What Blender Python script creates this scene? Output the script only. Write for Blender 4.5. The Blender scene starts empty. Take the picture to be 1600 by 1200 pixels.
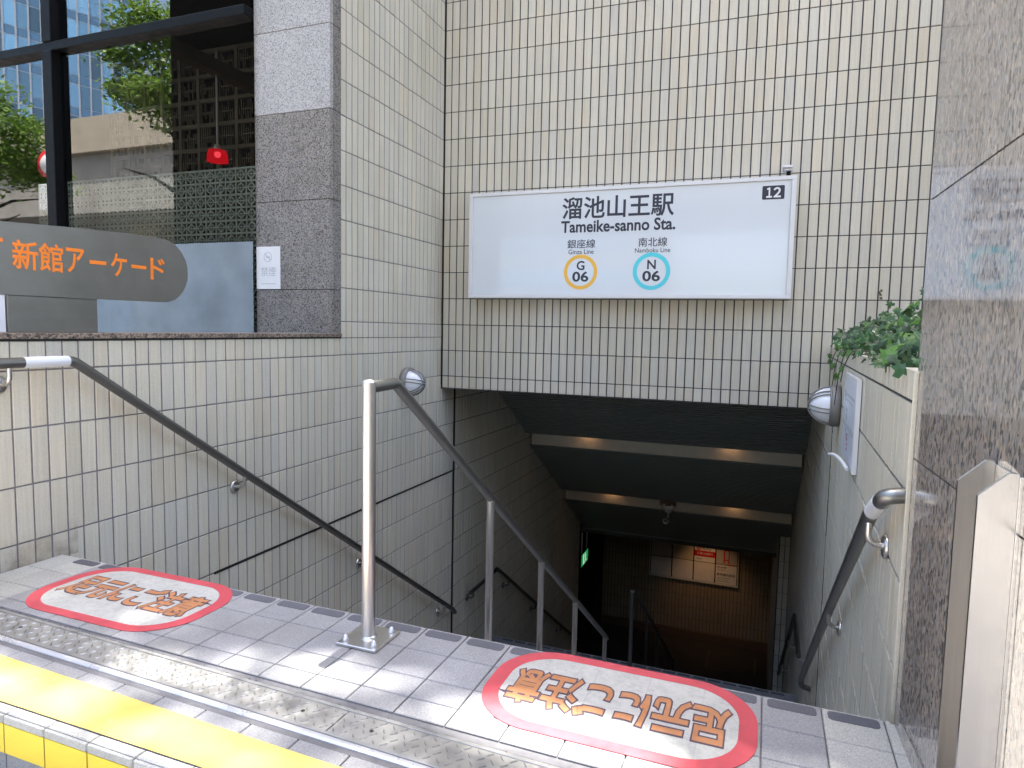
import bpy, math, random
from mathutils import Vector, Matrix
random.seed(7)
S = bpy.context.scene
COL = S.collection
PI = math.pi

# ------------------------------------------------------------------ helpers
class MB:
    """collects faces; build() links them as one mesh object"""
    def __init__(s):
        s.v = []; s.f = []; s.m = []; s.t = []; s.sm = []
        s.cur = 0; s.tint = 1.0; s.smooth = False
    def face(s, pts, tint=None):
        i = len(s.v); s.v += [tuple(p) for p in pts]
        s.f.append(tuple(range(i, i + len(pts)))); s.m.append(s.cur)
        s.t.append(s.tint if tint is None else tint); s.sm.append(s.smooth)
    def mesh(s, verts, faces):
        i = len(s.v); s.v += [tuple(p) for p in verts]
        for f in faces:
            s.f.append(tuple(i + k for k in f)); s.m.append(s.cur); s.t.append(s.tint); s.sm.append(s.smooth)
    def box(s, x0, x1, y0, y1, z0, z1, c=0.0, M=None):
        if c <= 0:
            P = [(x, y, z) for x in (x0, x1) for y in (y0, y1) for z in (z0, z1)]
            F = [(0, 1, 3, 2), (4, 6, 7, 5), (0, 4, 5, 1), (2, 3, 7, 6), (0, 2, 6, 4), (1, 5, 7, 3)]
        else:
            P = []; F = []
            X = (x0, x1); Y = (y0, y1); Z = (z0, z1); idx = {}
            for i in (0, 1):
                for j in (0, 1):
                    for k in (0, 1):
                        dx = c if i == 0 else -c; dy = c if j == 0 else -c; dz = c if k == 0 else -c
                        idx[i, j, k, 0] = len(P); P.append((X[i], Y[j] + dy, Z[k] + dz))
                        idx[i, j, k, 1] = len(P); P.append((X[i] + dx, Y[j], Z[k] + dz))
                        idx[i, j, k, 2] = len(P); P.append((X[i] + dx, Y[j] + dy, Z[k]))
            for i in (0, 1):
                q = [idx[i, 0, 0, 0], idx[i, 1, 0, 0], idx[i, 1, 1, 0], idx[i, 0, 1, 0]]; F.append(tuple(q if i else q[::-1]))
                q = [idx[0, i, 0, 1], idx[0, i, 1, 1], idx[1, i, 1, 1], idx[1, i, 0, 1]]; F.append(tuple(q if i else q[::-1]))
                q = [idx[0, 0, i, 2], idx[1, 0, i, 2], idx[1, 1, i, 2], idx[0, 1, i, 2]]; F.append(tuple(q if i else q[::-1]))
            for j in (0, 1):
                for k in (0, 1):
                    F.append((idx[0, j, k, 1], idx[1, j, k, 1], idx[1, j, k, 2], idx[0, j, k, 2]))
                    F.append((idx[j, 0, k, 0], idx[j, 1, k, 0], idx[j, 1, k, 2], idx[j, 0, k, 2]))
                    F.append((idx[j, k, 0, 0], idx[j, k, 1, 0], idx[j, k, 1, 1], idx[j, k, 0, 1]))
            for i in (0, 1):
                for j in (0, 1):
                    for k in (0, 1):
                        F.append((idx[i, j, k, 0], idx[i, j, k, 1], idx[i, j, k, 2]))
        if M is not None: P = [M @ Vector(p) for p in P]
        s.mesh(P, F)
    def tube(s, pts, r, n=12, caps=True):
        pts = [Vector(p) for p in pts]; rings = []
        up = None
        sm = s.smooth; s.smooth = True
        for i, p in enumerate(pts):
            if i == 0: d = pts[1] - pts[0]
            elif i == len(pts) - 1: d = pts[-1] - pts[-2]
            else: d = (pts[i + 1] - p).normalized() + (p - pts[i - 1]).normalized()
            d.normalize()
            if up is None:
                up = d.orthogonal().normalized()
            else:
                up = up - d * up.dot(d)
                up = d.orthogonal() if up.length < 1e-6 else up
                up.normalize()
            w = d.cross(up)
            rr = r[i] if isinstance(r, (list, tuple)) else r
            if 0 < i < len(pts) - 1:
                a = (pts[i + 1] - p).angle(p - pts[i - 1], 0.0); k = 1 / max(0.5, math.cos(a / 2))
            else: k = 1
            rings.append([p + (up * math.cos(2 * PI * j / n) + w * math.sin(2 * PI * j / n)) * rr for j in range(n)])
        V = [q for ring in rings for q in ring]
        F = [(a * n + j, a * n + (j + 1) % n, (a + 1) * n + (j + 1) % n, (a + 1) * n + j) for a in range(len(pts) - 1) for j in range(n)]
        s.mesh(V, F); s.smooth = False
        if caps:
            s.face(rings[0][::-1]); s.face(rings[-1])
        s.smooth = sm
    def lathe(s, prof, M, n=32):
        """prof: (radius, height) along local z"""
        sm = s.smooth; s.smooth = True
        V = []; F = []
        for r, h in prof:
            for j in range(n):
                V.append(M @ Vector((r * math.cos(2 * PI * j / n), r * math.sin(2 * PI * j / n), h)))
        for a in range(len(prof) - 1):
            for j in range(n):
                F.append((a * n + j, a * n + (j + 1) % n, (a + 1) * n + (j + 1) % n, (a + 1) * n + j))
        s.mesh(V, F); s.smooth = sm
    def prism(s, outline, M, h, c=0.0):
        """outline in local xy, thickness h along local z (front at z=h)"""
        n = len(outline)
        lo = [M @ Vector((x, y, 0)) for x, y in outline]; hi = [M @ Vector((x, y, h)) for x, y in outline]
        s.face(hi); s.face(lo[::-1])
        for i in range(n):
            j = (i + 1) % n
            s.face([lo[i], lo[j], hi[j], hi[i]])
    def build(s, name, mats, parent=None):
        me = bpy.data.meshes.new(name)
        me.from_pydata(s.v, [], s.f)
        if not isinstance(mats, (list, tuple)): mats = [mats]
        for m in mats: me.materials.append(m)
        me.polygons.foreach_set('material_index', s.m)
        me.polygons.foreach_set('use_smooth', s.sm)
        a = me.attributes.new('tint', 'FLOAT_COLOR', 'FACE')
        d = []
        for t in s.t:
            d += [t, t, t, 1] if isinstance(t, (int, float)) else [t[0], t[1], t[2], 1]
        a.data.foreach_set('color', d)
        me.update()
        o = bpy.data.objects.new(name, me); COL.objects.link(o)
        if parent is not None: o.parent = parent
        return o

def tag(o, label=None, cat=None, group=None, kind=None):
    if label: o['label'] = label
    if cat: o['category'] = cat
    if group: o['group'] = group
    if kind: o['kind'] = kind
    return o
def thing(name, label, cat, group=None):
    o = bpy.data.objects.new(name, None); COL.objects.link(o); o.empty_display_size = 0.1
    return tag(o, label, cat, group)
def box_part(name, mat, parent, b, c=0.0):
    m = MB(); m.box(*b, c); return m.build(name, mat, parent)
def fillet(pts, rad, n=6):
    pts = [Vector(p) for p in pts]; out = [pts[0]]
    for i in range(1, len(pts) - 1):
        a, b, c = pts[i - 1], pts[i], pts[i + 1]
        u = (a - b).normalized(); w = (c - b).normalized()
        ang = u.angle(w); t = min(rad / math.tan(ang / 2), (a - b).length * .49, (c - b).length * .49)
        p0 = b + u * t; p1 = b + w * t
        for k in range(n + 1):
            q = k / n; out.append((1 - q) ** 2 * p0 + 2 * q * (1 - q) * b + q * q * p1)
    out.append(pts[-1]); return out
def frame(o, u, v):
    u = Vector(u).normalized(); v = Vector(v).normalized(); w = u.cross(v)
    M = Matrix.Identity(4)
    for i in range(3): M[i][0] = u[i]; M[i][1] = v[i]; M[i][2] = w[i]; M[i][3] = o[i]
    return M
def text_mesh(mb, body, M, w=None, h=None, bold=0.0, thick=0.0012, res=3, align='C'):
    """lettering from the built-in font as flat raised shapes; fitted into w x h (metres)"""
    c = bpy.data.curves.new('lettering', 'FONT'); c.body = body; c.resolution_u = res
    bb = None
    if bold > 0:
        o = bpy.data.objects.new('lettering', c); COL.objects.link(o); bpy.context.view_layer.update()
        q = [Vector(k) for k in o.evaluated_get(bpy.context.evaluated_depsgraph_get()).bound_box]
        bb = (min(k.x for k in q), max(k.x for k in q), min(k.y for k in q), max(k.y for k in q)); bpy.data.objects.remove(o)
    if bold > 0: c.bevel_depth = bold; c.bevel_resolution = 1
    o = bpy.data.objects.new('lettering', c); COL.objects.link(o)
    bpy.context.view_layer.update()
    me = bpy.data.meshes.new_from_object(o.evaluated_get(bpy.context.evaluated_depsgraph_get()))
    V = [Vector(q.co) for q in me.vertices]; F = [tuple(p.vertices) for p in me.polygons]
    bpy.data.objects.remove(o); bpy.data.curves.remove(c); bpy.data.meshes.remove(me)
    x0 = min(q.x for q in V); x1 = max(q.x for q in V); y0 = min(q.y for q in V); y1 = max(q.y for q in V)
    if bb: x0, x1, y0, y1 = bb
    z0 = min(q.z for q in V); z1 = max(q.z for q in V)
    sy = h / (y1 - y0) if h else None; sx = w / (x1 - x0) if w else sy
    if sy is None: sy = sx
    zs = thick / (z1 - z0) if z1 - z0 > 1e-6 else 0
    W = (x1 - x0) * sx; ox = {'C': -W / 2, 'L': 0, 'R': -W}[align]
    P = [M @ Vector(((q.x - x0) * sx + ox, (q.y - (y0 + y1) / 2) * sy, (q.z - z0) * zs if zs else thick)) for q in V]
    mb.mesh(P, F)
def rrect(w, h, r, n=8):
    pts = []
    for cx, cy, a0 in ((w / 2 - r, h / 2 - r, 0), (-w / 2 + r, h / 2 - r, PI / 2), (-w / 2 + r, -h / 2 + r, PI), (w / 2 - r, -h / 2 + r, 1.5 * PI)):
        for k in range(n + 1):
            a = a0 + k / n * PI / 2; pts.append((cx + r * math.cos(a), cy + r * math.sin(a)))
    return pts
def ellipse(a, b, n=40): return [(a * math.cos(2 * PI * k / n), b * math.sin(2 * PI * k / n)) for k in range(n)]
def ring(mb, M, r0, r1, h, n=48):
    for k in range(n):
        a = 2 * PI * k / n; b = 2 * PI * (k + 1) / n
        q = lambda r, t, z: M @ Vector((r * math.cos(t), r * math.sin(t), z))
        mb.face([q(r0, a, h), q(r1, a, h), q(r1, b, h), q(r0, b, h)])
        mb.face([q(r1, a, 0), q(r1, b, 0), q(r1, b, h), q(r1, a, h)])
        mb.face([q(r0, b, 0), q(r0, a, 0), q(r0, a, h), q(r0, b, h)])
def band(mb, M, outer, inner, h):
    n = len(outer)
    for i in range(n):
        j = (i + 1) % n
        q = lambda p, z: M @ Vector((p[0], p[1], z))
        mb.face([q(outer[i], h), q(outer[j], h), q(inner[j], h), q(inner[i], h)])
        mb.face([q(outer[i], 0), q(outer[j], 0), q(outer[j], h), q(outer[i], h)])

# ------------------------------------------------------------------ materials
class NT:
    def __init__(s, name):
        s.mat = bpy.data.materials.new(name); s.mat.use_nodes = True
        s.t = s.mat.node_tree; s.t.nodes.clear()
        s.out = s.t.nodes.new('ShaderNodeOutputMaterial')
    def n(s, typ, **kw):
        x = s.t.nodes.new('ShaderNode' + typ)
        for k, v in kw.items():
            if hasattr(x, k): setattr(x, k, v)
        return x
    def l(s, a, b): s.t.links.new(a, b)
    def bsdf(s, color=(.5, .5, .5), rough=.5, metal=0., spec=.5, coat=0.):
        b = s.n('BsdfPrincipled'); s.b = b
        b.inputs['Base Color'].default_value = (*color, 1); b.inputs['Roughness'].default_value = rough
        b.inputs['Metallic'].default_value = metal; b.inputs['Specular IOR Level'].default_value = spec
        b.inputs['Coat Weight'].default_value = coat; b.inputs['Coat Roughness'].default_value = .03
        s.l(b.outputs[0], s.out.inputs[0]); return b
    def coord(s, scale=(1, 1, 1), rot=(0, 0, 0)):
        tc = s.n('TexCoord'); mp = s.n('Mapping')
        mp.inputs['Scale'].default_value = scale; mp.inputs['Rotation'].default_value = rot
        s.l(tc.outputs['Object'], mp.inputs[0]); return mp.outputs[0]
    def noise(s, vec, scale, detail=4, rough=.55):
        x = s.n('TexNoise'); x.inputs['Scale'].default_value = scale; x.inputs['Detail'].default_value = detail
        x.inputs['Roughness'].default_value = rough; s.l(vec, x.inputs['Vector']); return x.outputs['Fac']
    def vor(s, vec, scale, feature='F1', out='Color'):
        x = s.n('TexVoronoi', feature=feature); x.inputs['Scale'].default_value = scale; s.l(vec, x.inputs['Vector']); return x.outputs[out]
    def ramp(s, fac, stops):
        r = s.n('ValToRGB'); e = r.color_ramp.elements
        while len(e) < len(stops): e.new(.5)
        for i, (p, c) in enumerate(stops):
            e[i].position = p; e[i].color = (*c, 1) if len(c) == 3 else c
        s.l(fac, r.inputs[0]); return r.outputs[0]
    def mix(s, fac, a, b, typ='MIX'):
        m = s.n('MixRGB', blend_type=typ)
        for i, x in enumerate((fac, a, b)):
            if isinstance(x, (int, float)): m.inputs[i].default_value = x if i == 0 else (x, x, x, 1)
            elif isinstance(x, tuple): m.inputs[i].default_value = (*x, 1)
            else: s.l(x, m.inputs[i])
        return m.outputs[0]
    def rng(s, fac, a, b, c=0, d=1):
        m = s.n('MapRange'); m.inputs[1].default_value = c; m.inputs[2].default_value = d
        m.inputs[3].default_value = a; m.inputs[4].default_value = b; s.l(fac, m.inputs[0]); return m.outputs[0]
    def bump(s, h, strength=.3, dist=.002):
        b = s.n('Bump'); b.inputs['Strength'].default_value = strength; b.inputs['Distance'].default_value = dist
        s.l(h, b.inputs['Height']); s.l(b.outputs[0], s.b.inputs['Normal'])
    def tintcol(s):
        a = s.n('Attribute'); a.attribute_name = 'tint'; return a.outputs['Color']

def mat_plain(name, col, rough=.5, metal=0., var=.12, scale=14, spec=.5, coat=0., bump=0.):
    t = NT(name); b = t.bsdf(col, rough, metal, spec, coat)
    v = t.coord(); f = t.noise(v, scale, 5)
    c = t.mix(1.0, col, t.ramp(f, [(.25, (1 - var,) * 3), (.75, (1 + var * .4,) * 3)]), 'MULTIPLY')
    t.l(c, b.inputs['Base Color'])
    t.l(t.rng(f, max(.02, rough - .06), min(1, rough + .1), .3, .7), b.inputs['Roughness'])
    if bump: t.bump(t.noise(v, scale * 6, 3), bump, .001)
    return t.mat

def mat_tile(name, col):
    """glazed facing tile: base colour x per-tile tint, faint vertical comb marks, drip stains"""
    t = NT(name); b = t.bsdf(col, .62, spec=.35)
    v = t.coord()
    c = t.mix(1.0, col, t.tintcol(), 'MULTIPLY')
    st = t.noise(t.coord((90, 90, 2.5)), 1.0, 4, .6)
    c = t.mix(1.0, c, t.ramp(st, [(.25, (.87, .87, .88)), (.7, (1.04, 1.04, 1.03))]), 'MULTIPLY')
    dirt = t.noise(t.coord((1.6, 1.6, .5)), 1.0, 6, .65)
    c = t.mix(1.0, c, t.ramp(dirt, [(.28, (.87, .86, .835)), (.60, (1, 1, 1))]), 'MULTIPLY')
    tc = t.n('TexCoord'); sx = t.n('SeparateXYZ'); t.l(tc.outputs['Object'], sx.inputs[0])
    hz = t.rng(sx.outputs[2], 1, 0, -.545, -.40); lz = t.n('Math', operation='GREATER_THAN'); t.l(sx.outputs[2], lz.inputs[0]); lz.inputs[1].default_value = -.56
    hm = t.n('Math', operation='MULTIPLY'); t.l(hz, hm.inputs[0]); t.l(lz.outputs[0], hm.inputs[1])
    hn = t.n('Math', operation='MULTIPLY'); 
    yl = t.n('Math', operation='LESS_THAN'); t.l(sx.outputs[1], yl.inputs[0]); yl.inputs[1].default_value = -3.36
    hy = t.n('Math', operation='MULTIPLY'); t.l(hm.outputs[0], hy.inputs[0]); t.l(yl.outputs[0], hy.inputs[1])
    t.l(hy.outputs[0], hn.inputs[0]); t.l(t.rng(t.noise(v, 7, 5, .65), 0, .9, .35, .65), hn.inputs[1])
    c = t.mix(hn.outputs[0], c, (.24, .19, .14))
    sp = t.noise(v, 160, 3, .7)
    c = t.mix(1.0, c, t.ramp(sp, [(.3, (.9, .9, .9)), (.6, (1.02, 1.02, 1.02))]), 'MULTIPLY')
    t.l(c, b.inputs['Base Color'])
    t.bump(st, .35, .003)
    return t.mat

def mat_granite(name, stops, scale=150, rough=.12, stretch=(1, 1, 1), coat=0., big=.25):
    t = NT(name); b = t.bsdf((.3, .3, .3), rough, spec=.5, coat=coat)
    v = t.coord(stretch)
    bw = t.n('RGBToBW'); t.l(t.vor(v, scale), bw.inputs[0])
    n2 = t.noise(v, scale * .45, 5, .7)
    f = t.n('Math', operation='ADD'); t.l(bw.outputs[0], f.inputs[0]); t.l(n2, f.inputs[1])
    g = t.n('Math', operation='MULTIPLY'); t.l(f.outputs[0], g.inputs[0]); g.inputs[1].default_value = .5
    c = t.ramp(g.outputs[0], stops)
    lg = t.noise(v, scale * .04, 4, .6)
    c = t.mix(1.0, c, t.ramp(lg, [(.3, (1 - big,) * 3), (.7, (1 + big * .5,) * 3)]), 'MULTIPLY')
    c = t.mix(1.0, c, t.tintcol(), 'MULTIPLY')
    t.l(c, b.inputs['Base Color'])
    t.l(t.rng(n2, rough, rough + .06, .3, .7), b.inputs['Roughness'])
    return t.mat

def mat_steel(name, col=(.6, .6, .6), rough=.3, axis=2, freq=300):
    t = NT(name); b = t.bsdf(col, rough, 1.0)
    sc = [freq] * 3; sc[axis] = 3
    n = t.noise(t.coord(tuple(sc)), 1.0, 3, .6)
    big = t.noise(t.coord(), 5, 4, .6)
    t.l(t.rng(n, rough - .04, rough + .06, .3, .7), b.inputs['Roughness'])
    c = t.mix(1.0, col, t.ramp(n, [(.3, (.96,) * 3), (.7, (1.02,) * 3)]), 'MULTIPLY')
    c = t.mix(1.0, c, t.ramp(big, [(.3, (.88, .87, .86)), (.6, (1, 1, 1))]), 'MULTIPLY')
    t.l(c, b.inputs['Base Color'])
    t.bump(n, .04, .0001)
    return t.mat

def mat_floor(name, col, rough=.55):
    t = NT(name); b = t.bsdf(col, rough, spec=.4)
    v = t.coord(); sp = t.noise(v, 420, 2, .8); sp2 = t.noise(v, 160, 3, .7); big = t.noise(v, 3, 5, .6)
    c = t.mix(1.0, col, t.tintcol(), 'MULTIPLY')
    c = t.mix(1.0, c, t.ramp(sp, [(.32, (.62, .62, .64)), (.5, (1, 1, 1)), (.68, (1.3, 1.3, 1.3))]), 'MULTIPLY')
    c = t.mix(1.0, c, t.ramp(sp2, [(.3, (.82, .82, .84)), (.6, (1.05, 1.05, 1.05))]), 'MULTIPLY')
    c = t.mix(1.0, c, t.ramp(big, [(.3, (.82, .81, .8)), (.62, (1.03, 1.03, 1.03))]), 'MULTIPLY')
    t.l(c, b.inputs['Base Color']); t.bump(sp, .25, .001)
    return t.mat

def mat_paint_worn(name, col, under, amount=.4, rough=.5):
    t = NT(name); b = t.bsdf(col, rough)
    v = t.coord(); n = t.noise(v, 22, 8, .72); n2 = t.noise(t.coord((3, 9, 9)), 1.0, 5, .6)
    w = t.ramp(n, [(amount - .14, (0, 0, 0)), (amount - .06, (1, 1, 1))])
    c0 = t.mix(1.0, col, t.ramp(n2, [(.3, (.86, .84, .8)), (.65, (1.03, 1.03, 1.03))]), 'MULTIPLY')
    c = t.mix(w, under, c0); t.l(c, b.inputs['Base Color'])
    t.bump(t.noise(v, 260, 2), .2, .001); return t.mat

def mat_emit(name, col, strength):
    t = NT(name); e = t.n('Emission'); e.inputs[0].default_value = (*col, 1); e.inputs[1].default_value = strength
    t.l(e.outputs[0], t.out.inputs[0]); return t.mat

def mat_glass(name, ior=1.85, tint=(.93, .97, .96)):
    t = NT(name)
    tr = t.n('BsdfTransparent'); tr.inputs[0].default_value = (*tint, 1)
    gl = t.n('BsdfGlossy'); gl.inputs['Roughness'].default_value = 0.0; gl.inputs[0].default_value = (1, 1, 1, 1)
    fr = t.n('Fresnel'); fr.inputs[0].default_value = ior
    wav = t.noise(t.coord((.7, .7, .7)), 1.4, 2)
    bp = t.n('Bump'); bp.inputs['Strength'].default_value = .03; bp.inputs['Distance'].default_value = .006
    t.l(wav, bp.inputs['Height']); t.l(bp.outputs[0], gl.inputs['Normal'])
    m = t.n('MixShader'); t.l(fr.outputs[0], m.inputs[0]); t.l(tr.outputs[0], m.inputs[1]); t.l(gl.outputs[0], m.inputs[2])
    t.l(m.outputs[0], t.out.inputs[0]); return t.mat

def mat_frost(name):
    t = NT(name)
    tr = t.n('BsdfTransparent'); tr.inputs[0].default_value = (.8, .9, .95, 1)
    df = t.n('BsdfPrincipled'); df.inputs['Base Color'].default_value = (.37, .425, .455, 1); df.inputs['Roughness'].default_value = .12
    m = t.n('MixShader')
    t.l(t.rng(t.noise(t.coord(), 3, 4), .50, .72, .3, .7), m.inputs[0])
    t.l(tr.outputs[0], m.inputs[1]); t.l(df.outputs[0], m.inputs[2])
    t.l(m.outputs[0], t.out.inputs[0]); return t.mat

def mat_leaf(name, a, b_, trans=.3):
    t = NT(name); b = t.bsdf(a, .45, spec=.4)
    c = t.mix(1.0, t.ramp(t.noise(t.coord(), 2.3, 4, .7), [(.3, a), (.7, b_)]), t.tintcol(), 'MULTIPLY')
    t.l(c, b.inputs['Base Color'])
    tl = t.n('BsdfTranslucent'); t.l(c, tl.inputs[0])
    m = t.n('MixShader'); m.inputs[0].default_value = trans
    t.l(b.outputs[0], m.inputs[1]); t.l(tl.outputs[0], m.inputs[2]); t.l(m.outputs[0], t.out.inputs[0]); return t.mat

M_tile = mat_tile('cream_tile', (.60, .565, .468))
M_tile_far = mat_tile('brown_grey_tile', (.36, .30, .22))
M_mortar = mat_plain('dark_mortar', (.06, .058, .064), .9, var=.3, scale=30)
M_mortar_l = mat_plain('grey_mortar', (.19, .178, .185), .9, var=.3, scale=30)
M_black = mat_plain('black_sealant', (.008, .008, .008), .7)
M_gleft = mat_granite('grey_granite_polished', [(.28, (.06, .06, .062)), (.42, (.165, .158, .148)), (.55, (.29, .26, .225)), (.68, (.255, .255, .265))], 170, .10, big=.12)
M_gleft_pale = mat_granite('grey_granite_pale', [(.26, (.12, .12, .128)), (.42, (.29, .285, .28)), (.55, (.40, .385, .36)), (.68, (.37, .37, .385))], 170, .5, big=.08)
M_gright = mat_granite('streaky_brown_granite', [(.27, (.07, .07, .075)), (.39, (.18, .172, .16)), (.49, (.37, .31, .245)), (.56, (.24, .24, .25)), (.70, (.43, .365, .30))], 130, .05, (1.5, 1.5, .6), coat=.5, big=.12)
M_coping = mat_granite('brown_granite', [(.28, (.02, .018, .017)), (.45, (.14, .11, .09)), (.6, (.30, .24, .19))], 120, .3)
M_steel = mat_steel('brushed_steel', (.62, .61, .60), .30, 2)
M_steelx = mat_plain('bright_steel_rail', (.66, .66, .70), .3, metal=.55, var=.06)
M_rail = mat_steel('dull_grey_steel', (.20, .198, .185), .42, 1, 200)
M_railc = mat_steel('satin_grey_steel', (.26, .262, .25), .38, 1, 200)
def mat_chan():
    t = NT('satin_channel_steel'); b = t.bsdf((.68, .665, .65), .30, .97)
    t.l(t.rng(t.noise(t.coord((300, 300, 2)), 1.0, 2), .19, .30), b.inputs['Roughness']); return t.mat
M_chan = mat_chan()
M_alu = mat_plain('white_aluminium', (.66, .665, .67), .35, var=.05)
def mat_sign():
    t = NT('backlit_sign_acrylic'); b = t.bsdf((.60, .64, .67), .12, coat=.4)
    b.inputs['Emission Color'].default_value = (.82, .9, 1, 1); b.inputs['Emission Strength'].default_value = .006; return t.mat
M_signwhite = mat_sign()
M_ink = mat_plain('dark_navy_ink', (.018, .02, .04), .4, var=.05)
M_greyink = mat_plain('pale_grey_ink', (.42, .45, .48), .5, var=.05)
M_orange_ring = mat_plain('amber_ring', (.82, .46, .06), .35, var=.04)
M_cyan_ring = mat_plain('turquoise_ring', (.08, .60, .68), .35, var=.04)
M_white = mat_plain('white_paint', (.70, .70, .70), .4, var=.05)
M_sleeve = mat_plain('white_vinyl', (.60, .63, .68), .5, var=.05)
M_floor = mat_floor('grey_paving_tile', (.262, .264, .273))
M_floorlight = mat_floor('pale_paving_tile', (.40, .40, .375))
M_insert = mat_floor('dark_grit_strip', (.095, .098, .115), .8)
M_grout = mat_plain('grey_grout', (.13, .13, .14), .9, var=.3, scale=40)
M_yellow = mat_paint_worn('yellow_floor_paint', (.74, .50, .13), (.36, .33, .26), .44)
M_yellow2 = mat_paint_worn('bright_yellow_riser_paint', (.80, .60, .05), (.30, .29, .25), .36)
M_checker = mat_plain('checker_plate_steel', (.40, .395, .385), .42, metal=.75, var=.25, scale=18)
M_darksteel = mat_plain('dark_hole', (.015, .013, .012), .8)
M_red = mat_plain('pink_red_vinyl', (.47, .062, .08), .55, var=.22, scale=26)
def mat_sticker():
    t = NT('scuffed_white_vinyl'); b = t.bsdf((.7, .7, .68), .5)
    v = t.coord(); n = t.noise(v, 60, 6, .75); m = t.noise(v, 9, 5, .6)
    c = t.mix(1.0, (.44, .44, .415), t.ramp(n, [(.3, (.72, .73, .74)), (.55, (1, 1, 1))]), 'MULTIPLY')
    c = t.mix(1.0, c, t.ramp(m, [(.3, (.86, .86, .86)), (.6, (1, 1, 1))]), 'MULTIPLY')
    tc = t.n('TexCoord'); sp = t.n('SeparateXYZ'); t.l(tc.outputs['Object'], sp.inputs[0])
    def ma(op, a, b_=None):
        x = t.n('Math', operation=op)
        for i_, v_ in enumerate((a, b_)):
            if v_ is None: continue
            if isinstance(v_, (int, float)): x.inputs[i_].default_value = v_
            else: t.l(v_, x.inputs[i_])
        return x.outputs[0]
    gxj = ma('ABSOLUTE', ma('SUBTRACT', ma('FRACT', ma('DIVIDE', ma('SUBTRACT', sp.outputs[0], XT - PT * .5), PT)), .5))
    j = ma('LESS_THAN', gxj, .014)
    for yj in (-3.578, -3.716, -3.812): j = ma('MAXIMUM', j, ma('LESS_THAN', ma('ABSOLUTE', ma('SUBTRACT', sp.outputs[1], yj)), .0018))
    c = t.mix(ma('MULTIPLY', j, .28), c, (.25, .25, .26))
    t.l(c, b.inputs['Base Color']); t.bump(n, .3, .0012); return t.mat
XT = .262; PT = .1452
M_sticker = mat_sticker()
M_orange = mat_plain('orange_vinyl', (.42, .185, .08), .55, var=.25, scale=30)
M_outline = mat_plain('dark_violet_vinyl', (.075, .05, .07), .5)
M_grey_panel = mat_steel('grey_sign_metal', (.27, .265, .25), .34, 1, 160)
M_orange_letter = mat_plain('orange_letter_paint', (.86, .22, .015), .45, var=.08)
M_silver = mat_plain('silver_white_panel', (.7, .71, .76), .3, var=.06)
M_frame = mat_plain('black_window_frame', (.004, .004, .0045), .45, spec=.15)
M_glass = mat_glass('window_glass', 2.15)
M_frost = mat_frost('frosted_film')
M_lattice = mat_plain('grey_green_lattice', (.42, .48, .44), .5)
M_lattice2 = mat_plain('dark_bronze_lattice', (.17, .14, .10), .5)
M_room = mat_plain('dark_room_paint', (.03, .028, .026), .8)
M_beam = mat_plain('brown_beam', (.20, .165, .115), .6)
M_pend = mat_emit('red_lamp_glow', (1.0, .008, .02), .075)
M_pendhot = mat_emit('lamp_core_glow', (1.0, .06, .09), .18)
M_lampglass = mat_plain('opal_glass', (.74, .76, .80), .22, var=.03)
M_lampmetal = mat_plain('grey_lamp_metal', (.22, .215, .20), .5, metal=.2)
M_plaque = mat_plain('pale_notice_paper', (.60, .64, .72), .3, var=.1, scale=6)
M_ceiling = mat_plain('black_green_slats', (.045, .05, .044), .5, var=.2)
M_rib = mat_plain('grey_green_rib', (.20, .215, .195), .45, var=.1)
M_band = mat_plain('beige_beam_cladding', (.55, .50, .40), .45, var=.1)
M_down = mat_emit('warm_downlight', (1.0, .55, .25), 1.0)
M_exit = mat_emit('green_exit_light', (.03, .75, .22), .055)
M_exitw = mat_emit('white_exit_light', (.75, 1.0, .8), .11)
M_adwhite = mat_plain('poster_white', (.85, .84, .86), .3, var=.04)
M_adbeige = mat_plain('poster_beige', (.70, .62, .50), .3, var=.05)
M_adgrey = mat_plain('poster_grey', (.55, .53, .5), .3, var=.08)
M_adred = mat_plain('poster_red', (.62, .015, .02), .3, var=.04)
M_plinth = mat_plain('brown_plinth', (.14, .085, .05), .5)
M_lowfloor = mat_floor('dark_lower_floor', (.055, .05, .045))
M_leaf = mat_leaf('ivy_leaf', (.03, .085, .035), (.075, .17, .05), .2)
M_stem = mat_plain('ivy_stem', (.10, .07, .04), .7)
M_soil = mat_plain('soil', (.06, .045, .03), .9)
M_treeleaf = mat_leaf('street_tree_leaf', (.10, .20, .035), (.22, .34, .07), .35)
M_bark = mat_plain('bark', (.05, .04, .03), .8, var=.4)
M_asphalt = mat_floor('asphalt', (.10, .10, .10), .8)
M_side = mat_floor('sidewalk_paving', (.46, .44, .40), .7)
M_conc = mat_plain('expressway_concrete', (.40, .37, .32), .8, var=.25, scale=1.5)
M_conc2 = mat_plain('expressway_parapet', (.52, .45, .34), .7, var=.15, scale=1.0)
M_dkreflect = mat_plain('reflection_black', (.004, .004, .004), .9, spec=.05)
M_brown = mat_plain('brown_plastic', (.22, .12, .075), .5)
M_camblack = mat_plain('black_camera_plastic', (.02, .022, .022), .25)
M_room2 = mat_plain('building_side_panel', (.38, .36, .33), .7)
def mat_tower():
    t = NT('curtain_wall_glass'); b = t.bsdf((.1, .25, .4), .06, .0, .9)
    c = t.mix(1.0, (.24, .46, .66), t.tintcol(), 'MULTIPLY'); t.l(c, b.inputs['Base Color'])
    b.inputs['Coat Weight'].default_value = .6; return t.mat
M_tower = mat_tower()
M_mullion = mat_plain('pale_mullion', (.62, .66, .70), .4)

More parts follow.
